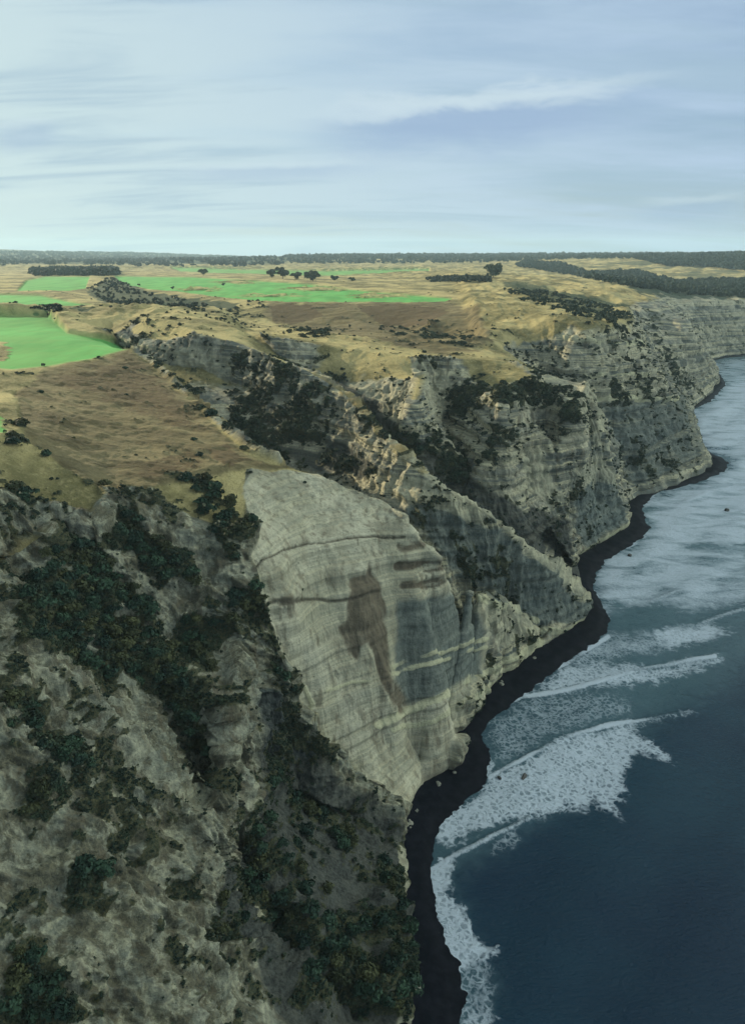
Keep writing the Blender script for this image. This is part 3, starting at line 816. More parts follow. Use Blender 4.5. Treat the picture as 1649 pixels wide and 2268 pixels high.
# ------------------------------------------------------------------ land material
def land_material():
    m, n, pr = material('cliff_land')
    geo = n.n('ShaderNodeNewGeometry')
    pos = geo.outputs['Position']
    a = n.n('ShaderNodeAttribute', attribute_name='zA')
    green_, grass_, veg_ = n.sep(a.outputs['Color'])[0:3]
    brown_ = a.outputs['Alpha']
    a2 = n.n('ShaderNodeAttribute', attribute_name='zB')
    stain_, blue_, ledge_ = n.sep(a2.outputs['Color'])[0:3]
    line_ = a2.outputs['Alpha']
    a3 = n.n('ShaderNodeAttribute', attribute_name='zC')
    rust_, dark_, pale_ = n.sep(a3.outputs['Color'])[0:3]
    fg_ = a3.outputs['Alpha']
    damp_shade_, pd_ = n.sep(n.attr('zD'))[0:2]
    X_, Y_, Z_ = n.xyz(pos)
    n1 = n.noise(pos, .06, 6, .6, .3)
    n2 = n.noise(pos, .45, 6, .65)
    n3 = n.noise(pos, 1.7, 4, .7)
    wav = n.math('ADD', Z_, n.math('MULTIPLY', n.noise(pos, .02, 2, .5), 4.0))
    wav = n.math('ADD', wav, n.math('ADD', n.math('MULTIPLY', X_, .035), n.math('MULTIPLY', Y_, -.02)))
    sv = n.comb(n.math('MULTIPLY', X_, .006), n.math('MULTIPLY', Y_, .006), wav)
    st1 = n.noise(sv, .33, 3, .6)
    st2 = n.noise(sv, 1.5, 3, .65)
    # rock: pale mudstone, buff to blue grey, in beds
    rock = n.mix(n.ramp(st1, .455, .545), (.40, .375, .25), (.115, .128, .112))
    rock = n.mix(n.math('MULTIPLY', n.ramp(st2, .47, .56), .65), rock, (.10, .11, .098))
    rock = n.mix(n.math('MULTIPLY', n.ramp(n1, .45, .62), .6), rock, (.44, .42, .31))
    # the smooth slipped face is paler and evener
    pcol = n.mix(n.ramp(n1, .35, .65), (.36, .345, .245), (.47, .45, .335))
    pcol = n.mix(n.math('MULTIPLY', n.ramp(n.noise(n.scale(pos, (.13, .13, .012)), 1.0, 6, .6), .48, .66), .55), pcol, (.20, .175, .12))
    pcol = n.mix(n.math('MULTIPLY', n.ramp(st2, .50, .58), .35), pcol, (.22, .235, .18))
    pcol = n.mix(n.math('MULTIPLY', n.ramp(n3, .60, .72), .4), pcol, (.18, .18, .14))
    rock = n.mix(n.math('MULTIPLY', pale_, .80), rock, pcol)
    rock = n.mix(n.math('MULTIPLY', fg_, .65), rock, n.mix(n.ramp(n2, .3, .7), (.095, .105, .082), (.34, .35, .26)))
    moss = n.noise(n.scale(pos, (.16, .22, .12)), 1.0, 7, .7, .4)
    rock = n.mix(n.math('MULTIPLY', n.math('MULTIPLY', fg_, .85), n.ramp(moss, .455, .57)), rock, n.mix(n.ramp(n3, .35, .65), (.032, .036, .027), (.12, .108, .068)))
    # seepage streaks run down the fall line
    fl = n.noise(n.scale(pos, (.38, .38, .02)), 1.0, 5, .65)
    fl2 = n.noise(n.scale(pos, (1.3, 1.3, .05)), 1.0, 4, .65)
    rock = n.mix(n.math('MULTIPLY', n.ramp(fl, .50, .66), .6), rock, (.12, .10, .066))
    inv_p = n.math('SUBTRACT', 1.0, n.math('MULTIPLY', pale_, .75))
    rock = n.mix(n.math('MULTIPLY', n.ramp(fl2, .50, .68), n.math('MULTIPLY', inv_p, .5)), rock, (.08, .085, .075))
    bl = n.mix(n.ramp(n2, .35, .65), (.060, .078, .078), (.125, .15, .138))
    rock = n.mix(n.math('MULTIPLY', n.ramp(n.math('ADD', blue_, n.math('MULTIPLY', n.math('SUBTRACT', n1, .5), .9)), .25, .75), .85), rock, bl)
    rock = n.mix(n.math('MULTIPLY', n.ramp(n.math('ADD', ledge_, n.math('MULTIPLY', n.math('SUBTRACT', n2, .5), .9)), .3, .8), .8), rock, (.42, .41, .27))
    rock = n.mix(n.math('MULTIPLY', n.ramp(n3, .54, .68), .5), rock, (.07, .078, .066))
    rock = n.mix(n.math('MULTIPLY', n.ramp(n.math('ADD', pd_, n.math('MULTIPLY', n.math('SUBTRACT', n2, .5), .9)), .35, .8), .7), rock, n.mix(n.ramp(fl, .3, .65), (.42, .41, .29), (.24, .23, .165)))
    rock = n.mix(n.math('MULTIPLY', n.ramp(n.math('ADD', n.math('SUBTRACT', damp_shade_, n.math('MULTIPLY', pd_, .7)), n.math('MULTIPLY', n.math('SUBTRACT', n1, .5), .8)), .25, .8), .85), rock, n.mix(n.ramp(fl2, .35, .65), (.014, .018, .021), (.055, .062, .058)))  # darkens for damp rock and for painted shade in gullies and cave
    # grass
    gv = n.noise(n.scale(pos, (.05, .012, .05)), 1.0, 5, .55)
    grn = n.mix(n.ramp(gv, .35, .65), (.055, .235, .05), (.092, .335, .082))
    grn = n.mix(n.math('MULTIPLY', n.ramp(n.noise(pos, .035, 5, .65), .45, .62), .45), grn, (.11, .25, .06))
    gl = n.noise(pos, .018, 5, .6, .4)
    dry = n.mix(n.ramp(gl, .40, .60), (.39, .33, .155), (.13, .118, .052))
    dry = n.mix(n.math('MULTIPLY', n.ramp(n2, .45, .7), .4), dry, (.42, .36, .19))
    dry = n.mix(n.math('MULTIPLY', n.ramp(n3, .48, .7), .5), dry, (.06, .06, .03))
    bs = n.noise(n.scale(pos, (.03, .10, .10), rot=(0, 0, R(25))), 1.0, 6, .65, .5)
    br = n.mix(n.ramp(bs, .36, .64), (.062, .048, .026), (.170, .142, .078))
    br = n.mix(n.math('MULTIPLY', n.ramp(n3, .48, .7), .4), br, (.055, .05, .024))
    dry = n.mix(n.math('MULTIPLY', brown_, .85), dry, br)
    col = n.mix(grass_, rock, dry)
    col = n.mix(n.math('MULTIPLY', n.ramp(n.math('ADD', rust_, n.math('MULTIPLY', n.math('SUBTRACT', n2, .5), 1.2)), .3, .7), .75), col, (.080, .056, .030))
    low = n.mix(n.ramp(n3, .35, .7), (.020, .030, .020), (.075, .072, .034))
    col = n.mix(n.math('MULTIPLY', n.ramp(n.math('ADD', veg_, n.math('MULTIPLY', n.math('SUBTRACT', n3, .5), 1.3)), .25, .75), .93), col, low)
    col = n.mix(n.math('MULTIPLY', n.ramp(n.math('ADD', dark_, n.math('MULTIPLY', n.math('SUBTRACT', n2, .5), .7)), .2, .7), .9), col, (.035, .055, .033))
    col = n.mix(n.math('MULTIPLY', n.ramp(stain_, .15, .8), .88), col, n.mix(n.ramp(fl, .3, .7), (.062, .050, .036), (.125, .102, .072)))
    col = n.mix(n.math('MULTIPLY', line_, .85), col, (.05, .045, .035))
    col = n.mix(green_, col, grn)
    n.set(pr.inputs['Base Color'], col)
    pr.inputs['Roughness'].default_value = .95
    pr.inputs['Specular IOR Level'].default_value = .15
    bmp = n.n('ShaderNodeBump')
    hgt = n.math('ADD', n.math('MULTIPLY', n2, inv_p), n.math('MULTIPLY', n3, .45))
    hgt = n.math('ADD', hgt, n.math('MULTIPLY', fl2, n.math('MULTIPLY', inv_p, .5)))
    hgt = n.math('MULTIPLY', hgt, n.math('SUBTRACT', 1.0, n.math('MULTIPLY', green_, .9)))
    n.set(bmp.inputs['Height'], hgt)
    bmp.inputs['Strength'].default_value = .8
    bmp.inputs['Distance'].default_value = 1.0
    n.t.links.new(bmp.outputs[0], pr.inputs['Normal'])
    return m


land_me = mesh_from('cliff_land', V, T, [land_material()], True, {'zA': colA, 'zB': colB, 'zC': colC, 'zD': colD})
land = link('cliff_land', land_me, 'pale eroded sea cliffs and gullies topped by grassy links', 'cliffs', kind='structure')
LV, LT, LN = V, T, normals(V, T)

# ------------------------------------------------------------------ beach
WATER = [(1015, 2600), (1018, 2267), (1005, 2190), (1000, 2150), (975, 2070), (960, 2030), (945, 1960), (948, 1900), (960, 1840), (1000, 1790), (1060, 1740), (1085, 1690), (1062, 1640), (1070, 1600),
         (1150, 1540), (1240, 1470), (1335, 1405), (1345, 1370), (1320, 1330), (1306, 1290), (1330, 1240), (1400, 1205), (1440, 1170), (1415, 1130),
         (1450, 1088), (1550, 1065), (1610, 1040), (1610, 1020), (1560, 1000), (1545, 970), (1530, 950), (1530, 905), (1570, 890), (1605, 850),
         (1592, 835), (1568, 800), (1600, 793), (1649, 788), (1760, 780), (1900, 766)]
waterw = [p(x, y, 0.0) for x, y in WATER]
waterw[0] = (28, 60, 0.0)
bl_pts, bl_edges = [], []


def resample(pl, step):
    pl = [np.array(a, float) for a in pl]
    o = [pl[0]]
    for a_, b_ in zip(pl, pl[1:]):
        k = max(1, int(np.linalg.norm(b_-a_)//step))
        o += [a_+(b_-a_)*(i+1)/k for i in range(k)]
    return o


bw = [(2, -250, 3.2)] + [(a[0], a[1], 3.4) for a in basew] + [(1500, 1478, 3.4), (3000, 1448, 3.4)]
ww = [(20, -250, 0.0)] + waterw + [(1500, 1462, 0), (3000, 1430, 0)]
inn = []
for k, a in enumerate(bw):
    x0, y0 = bw[max(k-1, 0)][:2]
    x1, y1 = bw[min(k+1, len(bw)-1)][:2]
    l = math.hypot(x1-x0, y1-y0)
    inn.append((a[0]-(y1-y0)/l*6, a[1]+(x1-x0)/l*6, 4.2))
outr = []
for k, a in enumerate(ww):
    x0, y0 = ww[max(k-1, 0)][:2]
    x1, y1 = ww[min(k+1, len(ww)-1)][:2]
    l = math.hypot(x1-x0, y1-y0)
    outr.append((a[0]+(y1-y0)/l*9, a[1]-(x1-x0)/l*9, -1.4))
for ln in (inn, bw, ww, outr):
    rs = resample(ln, 10 if ln in (bw, ww) else 14)
    i0 = len(bl_pts)
    bl_pts += [tuple(a) for a in rs]
    if ln is ww or ln is bw:
        bl_edges += [(i0+k, i0+k+1) for k in range(len(rs)-1)]
vo, eo, to, ov, oe, of = delaunay_2d_cdt([Vector((a[0], a[1])) for a in bl_pts], bl_edges, [], 0, 0.05)
BV = np.array([[vv[0], vv[1], np.mean([bl_pts[j][2] for j in ov[k]]) if ov[k] else 1.5] for k, vv in enumerate(vo)])
BT = np.array([list(t) for t in to])
cen = BV[BT].mean(axis=1)
bd = np.minimum.reduce([np.abs(poly_dist(cen[:, 0], cen[:, 1], [a[:2] for a in bw]+[a[:2] for a in ww][::-1]))*1.0])
ins = poly_dist(cen[:, 0], cen[:, 1], [a[:2] for a in bw]+[a[:2] for a in ww][::-1]) > -8.5
BT = BT[ins]
cr = np.cross(BV[BT[:, 1]]-BV[BT[:, 0]], BV[BT[:, 2]]-BV[BT[:, 0]])
BT[cr[:, 2] < 0] = BT[cr[:, 2] < 0][:, ::-1]
BV, BT = refine(BV, BT, 0.006, pin=np.full(len(BV), .5))
BV[:, 2] += .75*fbm(BV*np.array([.11, .11, 0]), 4, .55, seed=5)+.06*perlin(BV*np.array([.8, .8, 0]), 6)
m, n, pr = material('dark_sand')
pos = n.n('ShaderNodeNewGeometry').outputs['Position']
zz = n.xyz(pos)[2]
sand = n.mix(n.ramp(n.noise(pos, .3, 6, .65), .35, .68), (.002, .003, .006), (.007, .008, .013))
sand = n.mix(n.math('MULTIPLY', n.ramp(n.noise(pos, .9, 4, .7), .66, .74), .4), sand, (.05, .05, .046))
wet = n.ramp(n.math('ADD', zz, n.noise(pos, .05, 3)), 2.2, 1.2)
n.set(pr.inputs['Base Color'], sand)
n.set(pr.inputs['Roughness'], n.math('SUBTRACT', .95, n.math('MULTIPLY', wet, .40)))
pr.inputs['Specular IOR Level'].default_value = .03
bmp = n.n('ShaderNodeBump')
n.set(bmp.inputs['Height'], n.noise(pos, 1.2, 5, .7))
bmp.inputs['Strength'].default_value = .5
n.t.links.new(bmp.outputs[0], pr.inputs['Normal'])
link('beach', mesh_from('beach', BV, BT, [m]), 'narrow strip of near black wet sand at the foot of the cliffs', 'beach', kind='structure')

# ------------------------------------------------------------------ sea
sp_ = []
for y in (-400, 0, 100, 200, 300, 450, 700, 1000, 1400, 1900, 3000, 6000, 12000):
    for x in (-60, 0, 60, 150, 300, 500, 900, 1600, 3500, 12000):
        if x >= -60:
            sp_.append((x+(max(0, y-200)*0.0), y, 0))
vo, eo, to, ov, oe, of = delaunay_2d_cdt([Vector((a[0], a[1])) for a in sp_], [], [], 0, 0.05)
SV = np.array([[a[0], a[1], 0] for a in vo])
ST = np.array([list(t) for t in to])
cr = np.cross(SV[ST[:, 1]]-SV[ST[:, 0]], SV[ST[:, 2]]-SV[ST[:, 0]])
ST[cr[:, 2] < 0] = ST[cr[:, 2] < 0][:, ::-1]
SV, ST = refine(SV, ST, 0.0027, smooth=False)
# nothing of the sea is needed far inland
cen = SV[ST].mean(axis=1)
ST = ST[poly_dist(cen[:, 0], cen[:, 1], land_poly) < 6]
us, inv = np.unique(ST, return_inverse=True)
SV, ST = SV[us], inv.reshape(-1, 3)
print('sea', len(SV))
sx, sy, sf = project(SV)
S3 = SV*np.array([1, 1, 0])
wob = 9*fbm(S3*.05, 3, seed=101)
wob2 = 9*fbm(S3*.05, 3, seed=103)
sc_ = np.clip(260/np.maximum(sf, 1), .2, 1.3)
far_soft = sstep(-sy, -1560, -1250)
ux, uy = sx+(wob+8*fbm(S3*.25, 3, seed=107))*sc_*2.6, sy+(wob2+8*fbm(S3*.25, 3, seed=109))*sc_*2.2


def szone(poly, soft):
    return sstep(poly_dist(ux, uy, poly), -soft, soft)


FOAM = [
    ([(1008, 2300), (1000, 2150), (1050, 2135), (1100, 2090), (1112, 2110), (1100, 2180), (1105, 2267), (1110, 2300)], 10, .50),
    ([(940, 1960), (948, 1925), (1000, 1897), (1013, 1902), (1008, 1945), (1030, 2010), (1070, 2060), (1115, 2110), (1060, 2140), (1005, 2160), (970, 2070)], 7, .88),
    ([(1000, 2185), (1040, 2215), (1110, 2270), (1090, 2300), (1000, 2290), (1000, 2240)], 8, .65),
    ([(958, 1840), (1000, 1790), (1090, 1725), (1160, 1680), (1220, 1645), (1330, 1612), (1395, 1600), (1440, 1640), (1480, 1690), (1400, 1675), (1385, 1720),
      (1395, 1760), (1370, 1815), (1310, 1785), (1240, 1800), (1180, 1810), (1090, 1835), (1030, 1860), (1010, 1885), (985, 1880), (960, 1860)], 9, .84),
    ([(1085, 1700), (1062, 1640), (1072, 1600), (1150, 1545), (1240, 1520), (1400, 1530), (1420, 1590), (1330, 1605), (1200, 1650), (1120, 1700)], 14, .48),
    ([(1180, 1535), (1240, 1475), (1330, 1460), (1440, 1480), (1590, 1450), (1600, 1465), (1470, 1510), (1360, 1520), (1260, 1530)], 9, .78),
    ([(1240, 1470), (1340, 1400), (1420, 1400), (1500, 1395), (1480, 1440), (1380, 1460), (1290, 1480)], 12, .58),
    ([(1440, 1400), (1560, 1370), (1620, 1400), (1560, 1430), (1480, 1440)], 9, .85),
    ([(1306, 1290), (1330, 1240), (1400, 1205), (1500, 1200), (1649, 1210), (1700, 1280), (1649, 1350), (1480, 1350), (1370, 1350), (1340, 1370)], 14, .62),
    ([(1330, 1240), (1400, 1205), (1440, 1170), (1415, 1130), (1560, 1080), (1700, 1050), (1700, 1230), (1560, 1200), (1480, 1250), (1400, 1280), (1340, 1330), (1310, 1300)], 16, .74),
    ([(1405, 1130), (1450, 1088), (1550, 1065), (1615, 1040), (1612, 1010), (1560, 1000), (1530, 950), (1530, 905), (1570, 890), (1605, 850), (1592, 830), (1649, 830), (1800, 850), (1800, 1200), (1560, 1150)], 14, .74),
    ([(1565, 800), (1649, 788), (1800, 790), (1800, 860), (1600, 850)], 6, .48),
    ([(1390, 1610), (1460, 1588), (1540, 1575), (1530, 1590), (1470, 1600), (1410, 1615)], 4, .55),
    ([(1080, 1862), (1170, 1815), (1160, 1840), (1130, 1885), (1090, 1890)], 8, .52),
]
foam = np.zeros(len(SV))
for poly, soft, s_ in FOAM:
    foam = MX(foam, s_*szone(poly, soft*2.2))
CREST = [([(945, 1965), (955, 1925), (1000, 1898), (1080, 1860), (1130, 1835), (1172, 1813)], 3.2, 1.0), ([(1085, 1722), (1160, 1680), (1230, 1643), (1330, 1610), (1400, 1598)], 2.5, 1.0),
         ([(1400, 1600), (1470, 1586), (1530, 1578)], 1.5, .8), ([(1150, 1545), (1290, 1520), (1360, 1500), (1440, 1478), (1580, 1455)], 2.0, 1.0),
         ([(1235, 1478), (1300, 1440), (1345, 1410)], 2.5, .9), ([(1050, 2150), (1080, 2115), (1105, 2095)], 1.5, .9), ([(1000, 2190), (1005, 2150), (1030, 2110), (1060, 2090)], 2.5, .9),
         ([(1000, 2180), (1020, 2200), (1060, 2230), (1110, 2262)], 1.0, .5), ([(1440, 1330), (1520, 1305), (1600, 1300), (1649, 1290)], 2, .6), ([(1420, 1190), (1500, 1175), (1600, 1180)], 2, .6), ([(1600, 980), (1649, 968)], 2, .6), ([(1500, 1395), (1570, 1372), (1649, 1350)], 2, .55), ([(1500, 1120), (1580, 1085), (1649, 1075)], 2.5, .8), ([(1560, 920), (1600, 905), (1649, 900)], 2, .7), ([(1480, 1255), (1560, 1245), (1649, 1262)], 1.5, .7)]
crest = np.zeros(len(SV))
for k_, (pl, w, s_) in enumerate(CREST):
    d = line_dist(sx+wob*.55*sc_, sy+wob2*.5*sc_, pl)
    crest = MX(crest, s_*sstep(-d, -w-9.0, -w*.2)*(.50+.65*sstep(perlin(S3*.045+k_*3.3, 77), -.35, .25)))
d_shore = np.abs(poly_dist(SV[:, 0], SV[:, 1], [a[:2] for a in ww]+[(3000, -250)]))
edge = sstep(-d_shore+1.5*fbm(S3*.12, 3, seed=8), -2.6, -.9)*(0.30+.5*sstep(fbm(S3*.03, 2, seed=9), -.2, .3))
crest = MX(crest, edge)
milky = sstep(-poly_dist(SV[:, 0], SV[:, 1], [a[:2] for a in ww]+[(3000, -250)]), -1, 1)*0
milky = szone([(930, 2300), (930, 1900), (1060, 1640), (1070, 1590), (1330, 1400), (1300, 1280), (1400, 1100), (1610, 1030), (1530, 900), (1600, 780), (3000, 780), (3000, 1250), (1649, 1480),
               (1440, 1600), (1330, 1720), (1100, 1870), (1010, 1920), (1010, 2000), (1090, 2160), (1080, 2300)], 60)
milky = milky*(.55+.45*sstep(-sy, -1500, -1000))
# shape of the water: swell lines running in to the beach, breakers at the crests, chop
swd = np.array([-.78, .62])
ph = SV[:, 0]*swd[0]+SV[:, 1]*swd[1]+5*fbm(S3*.012, 3, seed=120)
amp = 1-0.8*sstep(sf, 900, 2500)
Zs = amp*(0.35*np.sin(ph*2*math.pi/34)+.20*fbm(S3*np.array([.10, .16, 1]), 4, .55, seed=121)+.07*fbm(S3*.6, 3, .6, seed=122))
Zs += 0.55*crest*(d_shore > 5)+.22*foam*(0.5+fbm(S3*.5, 2, seed=4))
Zs *= 0.25+.75*sstep(d_shore, 1, 14)
SV[:, 2] = Zs
m, n, pr = material('sea_water')
pos = n.n('ShaderNodeNewGeometry').outputs['Position']
a = n.n('ShaderNodeAttribute', attribute_name='sea')
foam_, crest_, milk_ = n.sep(a.outputs['Color'])[0:3]
X_, Y_, Z_ = n.xyz(pos)
f1 = n.noise(pos, .22, 7, .68, .6)
f2 = n.noise(pos, .9, 6, .7, .4)
vor = n.n('ShaderNodeTexVoronoi', feature='DISTANCE_TO_EDGE')
warp = n.n('ShaderNodeVectorMath', operation='ADD')
nz = n.n('ShaderNodeTexNoise')
n.set(nz.inputs['Vector'], pos)
nz.inputs['Scale'].default_value = .5
nz.inputs['Detail'].default_value = 4
vm = n.n('ShaderNodeVectorMath', operation='SCALE')
n.t.links.new(nz.outputs['Color'], vm.inputs[0])
vm.inputs['Scale'].default_value = 3.2
n.t.links.new(vm.outputs[0], warp.inputs[0])
n.t.links.new(pos, warp.inputs[1])
n.t.links.new(n.scale(warp.outputs[0], (.52, .52, .0)), vor.inputs['Vector'])
vor.inputs['Scale'].default_value = 1.0
lace = n.ramp(vor.outputs['Distance'], .30, .02)
tex = n.math('ADD', n.math('MULTIPLY', f1, .55), n.math('ADD', n.math('MULTIPLY', f2, .35), n.math('MULTIPLY', lace, .22)))
fm = n.ramp(n.math('ADD', tex, n.math('MULTIPLY', foam_, .62)), .74, 1.22)
fsm = n.math('MULTIPLY', n.ramp(n.math('ADD', n.noise(n.scale(pos, (.035, .09, 0), rot=(0, 0, R(-30))), 1.0, 6, .62, .5), n.math('MULTIPLY', foam_, .42)), .54, .88), 1.0)
fm = n.math('ADD', n.math('MULTIPLY', fm, n.math('SUBTRACT', 1.0, a.outputs['Alpha'])), n.math('MULTIPLY', n.math('ADD', n.math('MULTIPLY', fsm, .8), n.math('MULTIPLY', fm, .2)), a.outputs['Alpha']))
fm = n.math('MULTIPLY', fm, n.ramp(foam_, .05, .60))
cm = n.ramp(n.math('ADD', crest_, n.math('MULTIPLY', n.math('SUBTRACT', f2, .5), 1.3)), .34, .90)
fm = n.math('MAXIMUM', fm, cm)
deep = n.mix(n.ramp(n.noise(pos, .012, 3), .3, .7), (.002, .020, .046), (.006, .038, .064))
wat = n.mix(n.math('MULTIPLY', milk_, n.ramp(f1, .2, .7, .6, 1.0)), deep, (.095, .175, .20))
wcol = n.mix(fm, wat, (.44, .51, .585))
n.set(pr.inputs['Base Color'], wcol)
n.set(pr.inputs['Roughness'], n.math('ADD', .16, n.math('MULTIPLY', fm, .6)))
pr.inputs['IOR'].default_value = 1.33
pr.inputs['Specular IOR Level'].default_value = .22
bmp = n.n('ShaderNodeBump')
rip = n.noise(n.scale(pos, (.5, 1.1, .6), rot=(0, 0, R(-35))), 1.0, 7, .68, .3)
n.set(bmp.inputs['Height'], n.math('ADD', n.math('MULTIPLY', rip, 1.0), n.math('MULTIPLY', fm, .25)))
bmp.inputs['Strength'].default_value = .85
bmp.inputs['Distance'].default_value = .9
n.t.links.new(bmp.outputs[0], pr.inputs['Normal'])
link('sea', mesh_from('sea', SV, ST, [m], True, {'sea': np.stack([foam, crest, milky, far_soft], 1)}),
     'dark teal sea with lines of white surf rolling onto the beach', 'sea', kind='structure')

# ------------------------------------------------------------------ foliage


def foliage_mat(name, c1, c2, sc=.35):
    m, n, pr = material(name)
    pos = n.n('ShaderNodeNewGeometry').outputs['Position']
    oi = n.n('ShaderNodeObjectInfo').outputs['Random']
    f = n.math('ADD', n.math('MULTIPLY', n.noise(pos, sc, 3, .7), .75), n.math('MULTIPLY', oi, .25))
    n.set(pr.inputs['Base Color'], n.mix(n.ramp(f, .35, .75), c1, c2))
    pr.inputs['Roughness'].default_value = .75
    pr.inputs['Specular IOR Level'].default_value = .2
    return m


M_bush = foliage_mat('bush_leaves', (.009, .026, .019), (.034, .070, .040))
M_bush2 = foliage_mat('olive_bush_leaves', (.022, .030, .014), (.070, .078, .034))
M_scrub = foliage_mat('scrub_leaves', (.011, .024, .018), (.046, .066, .036), .2)
M_wood = foliage_mat('forest_leaves', (.006, .019, .014), (.018, .038, .025), .02)
M_tree = foliage_mat('tree_leaves', (.014, .032, .020), (.035, .065, .034), .2)
M_stem = foliage_mat('bark', (.05, .04, .03), (.10, .08, .06))


def leaf_clump(nl, lobes, seed, leaf=.16, flat=.75):
    """leaf faces spread through a few overlapping lumps, unit radius, base at z=0"""
    r = np.random.default_rng(seed)
    cs = []
    for k in range(lobes):
        a_ = r.uniform(0, 2*math.pi)
        d = r.uniform(.15, .62) if k else 0
        rad = r.uniform(.30, .52) if k else .58
        cs.append((d*math.cos(a_), d*math.sin(a_), rad*r.uniform(.55, 1.0)+r.uniform(0, .35)*flat, rad))
    cs = np.array(cs)
    idx = r.choice(lobes, nl, p=cs[:, 3]**2/np.sum(cs[:, 3]**2))
    dv = r.normal(size=(nl, 3))
    dv /= np.linalg.norm(dv, axis=1)[:, None]
    dv[:, 2] = np.abs(dv[:, 2])*.9-.15
    rr = cs[idx, 3]*(r.uniform(.72, 1.08, nl))
    c = cs[idx, :3]+dv*rr[:, None]*np.array([1, 1, flat])
    nn = dv+r.normal(size=(nl, 3))*.55
    nn /= np.linalg.norm(nn, axis=1)[:, None]
    t1 = np.cross(nn, r.normal(size=(nl, 3)))
    t1 /= np.linalg.norm(t1, axis=1)[:, None]
    t2 = np.cross(nn, t1)
    s_ = leaf*r.uniform(.55, 1.25, nl)[:, None]
    q0 = np.stack([c-t1*s_-t2*s_*.6, c+t1*s_*.8-t2*s_*.5, c+t1*s_+t2*s_*.7, c-t1*s_*.7+t2*s_*.6], 1)
    Vv = q0.reshape(-1, 3)
    Ff = np.arange(nl*4).reshape(-1, 4)
    return Vv, Ff


clumps_big = [leaf_clump(260, 6, 200+k, .13) for k in range(5)]
clumps_small = [leaf_clump(70, 4, 300+k, .22) for k in range(5)]
clumps_tiny = [leaf_clump(26, 3, 400+k, .34) for k in range(4)]

# sample the land for scrub: one candidate list with image-size weights
tri = LV[LT]
tc = tri.mean(axis=1)
ta = np.linalg.norm(np.cross(tri[:, 1]-tri[:, 0], tri[:, 2]-tri[:, 0]), axis=1)/2
tx, ty, tf = project(tc)
vis = (tf > 0) & (tx > -120) & (tx < PW+60) & (ty > 400) & (ty < PH+80) & (tc[:, 2] > 3.5)
dist = np.linalg.norm(tc-np.array([0, 0, HC]), axis=1)
fnorm = LN[LT[:, 0]]
view = -(tc-np.array([0, 0, HC]))/dist[:, None]
facing = np.sum(fnorm*view, axis=1)
vg = vegd[LT].mean(axis=1)**1.3
vraw = veg[LT].mean(axis=1)
# screen-space occlusion grid at picture scale, only to know which shrubs the photograph shows
GW, GH = 400, 550
gx = np.clip((px_ := project(LV))[0]/PW*GW, -1, GW).astype(int)
gy = np.clip(px_[1]/PH*GH, -1, GH).astype(int)
gd = px_[2]
zb = np.full((GH+2, GW+2), 1e9)
ok = (gx >= 0) & (gx < GW) & (gy >= 0) & (gy < GH) & (gd > 0)
np.minimum.at(zb, (gy[ok], gx[ok]), gd[ok])


def seen(P_, tol=.04):
    x, y, fw_ = project(P_)
    ix, iy = (x/PW*GW).astype(int), (y/PH*GH).astype(int)
    o = (x > 0) & (x < PW) & (y > 0) & (y < PH) & (fw_ > 0)
    ix, iy = np.clip(ix, 0, GW-1), np.clip(iy, 0, GH-1)
    return o & (fw_ < zb[iy, ix]*(1+tol)+3)


def pick(weight, nmax):
    w = weight/weight.sum()
    t = rng.choice(len(tc), nmax, p=w)
    r1, r2 = rng.random(nmax), rng.random(nmax)
    s_ = r1+r2 > 1
    r1[s_], r2[s_] = 1-r1[s_], 1-r2[s_]
    P_ = tri[t, 0]+(tri[t, 1]-tri[t, 0])*r1[:, None]+(tri[t, 2]-tri[t, 0])*r2[:, None]
    return P_, t


near = (dist < 520) & vis
w_big = np.where(near & (facing > -.1), ta*vg*(vraw > .45)*(vraw+.1)**2, 0)
w_all = np.where(vis & (dist < 1500), ta*(vg**1.5)/np.maximum(dist, 150)**1.2, 0)
spkn = sstep((clump+.7*clump2)[LT[:, 0]], -.05, .35)+.05
w_spk = np.where(vis & (dist < 700), ta*(.12+vg)*spkn*(1-.85*upland[LT[:, 0]])*(1-green[LT[:, 0]])*(1-pale_face[LT[:, 0]]*.97)*(1-.85*brown[LT[:, 0]])*rng.random(len(tc))/np.maximum(dist, 120)**1.1, 0)

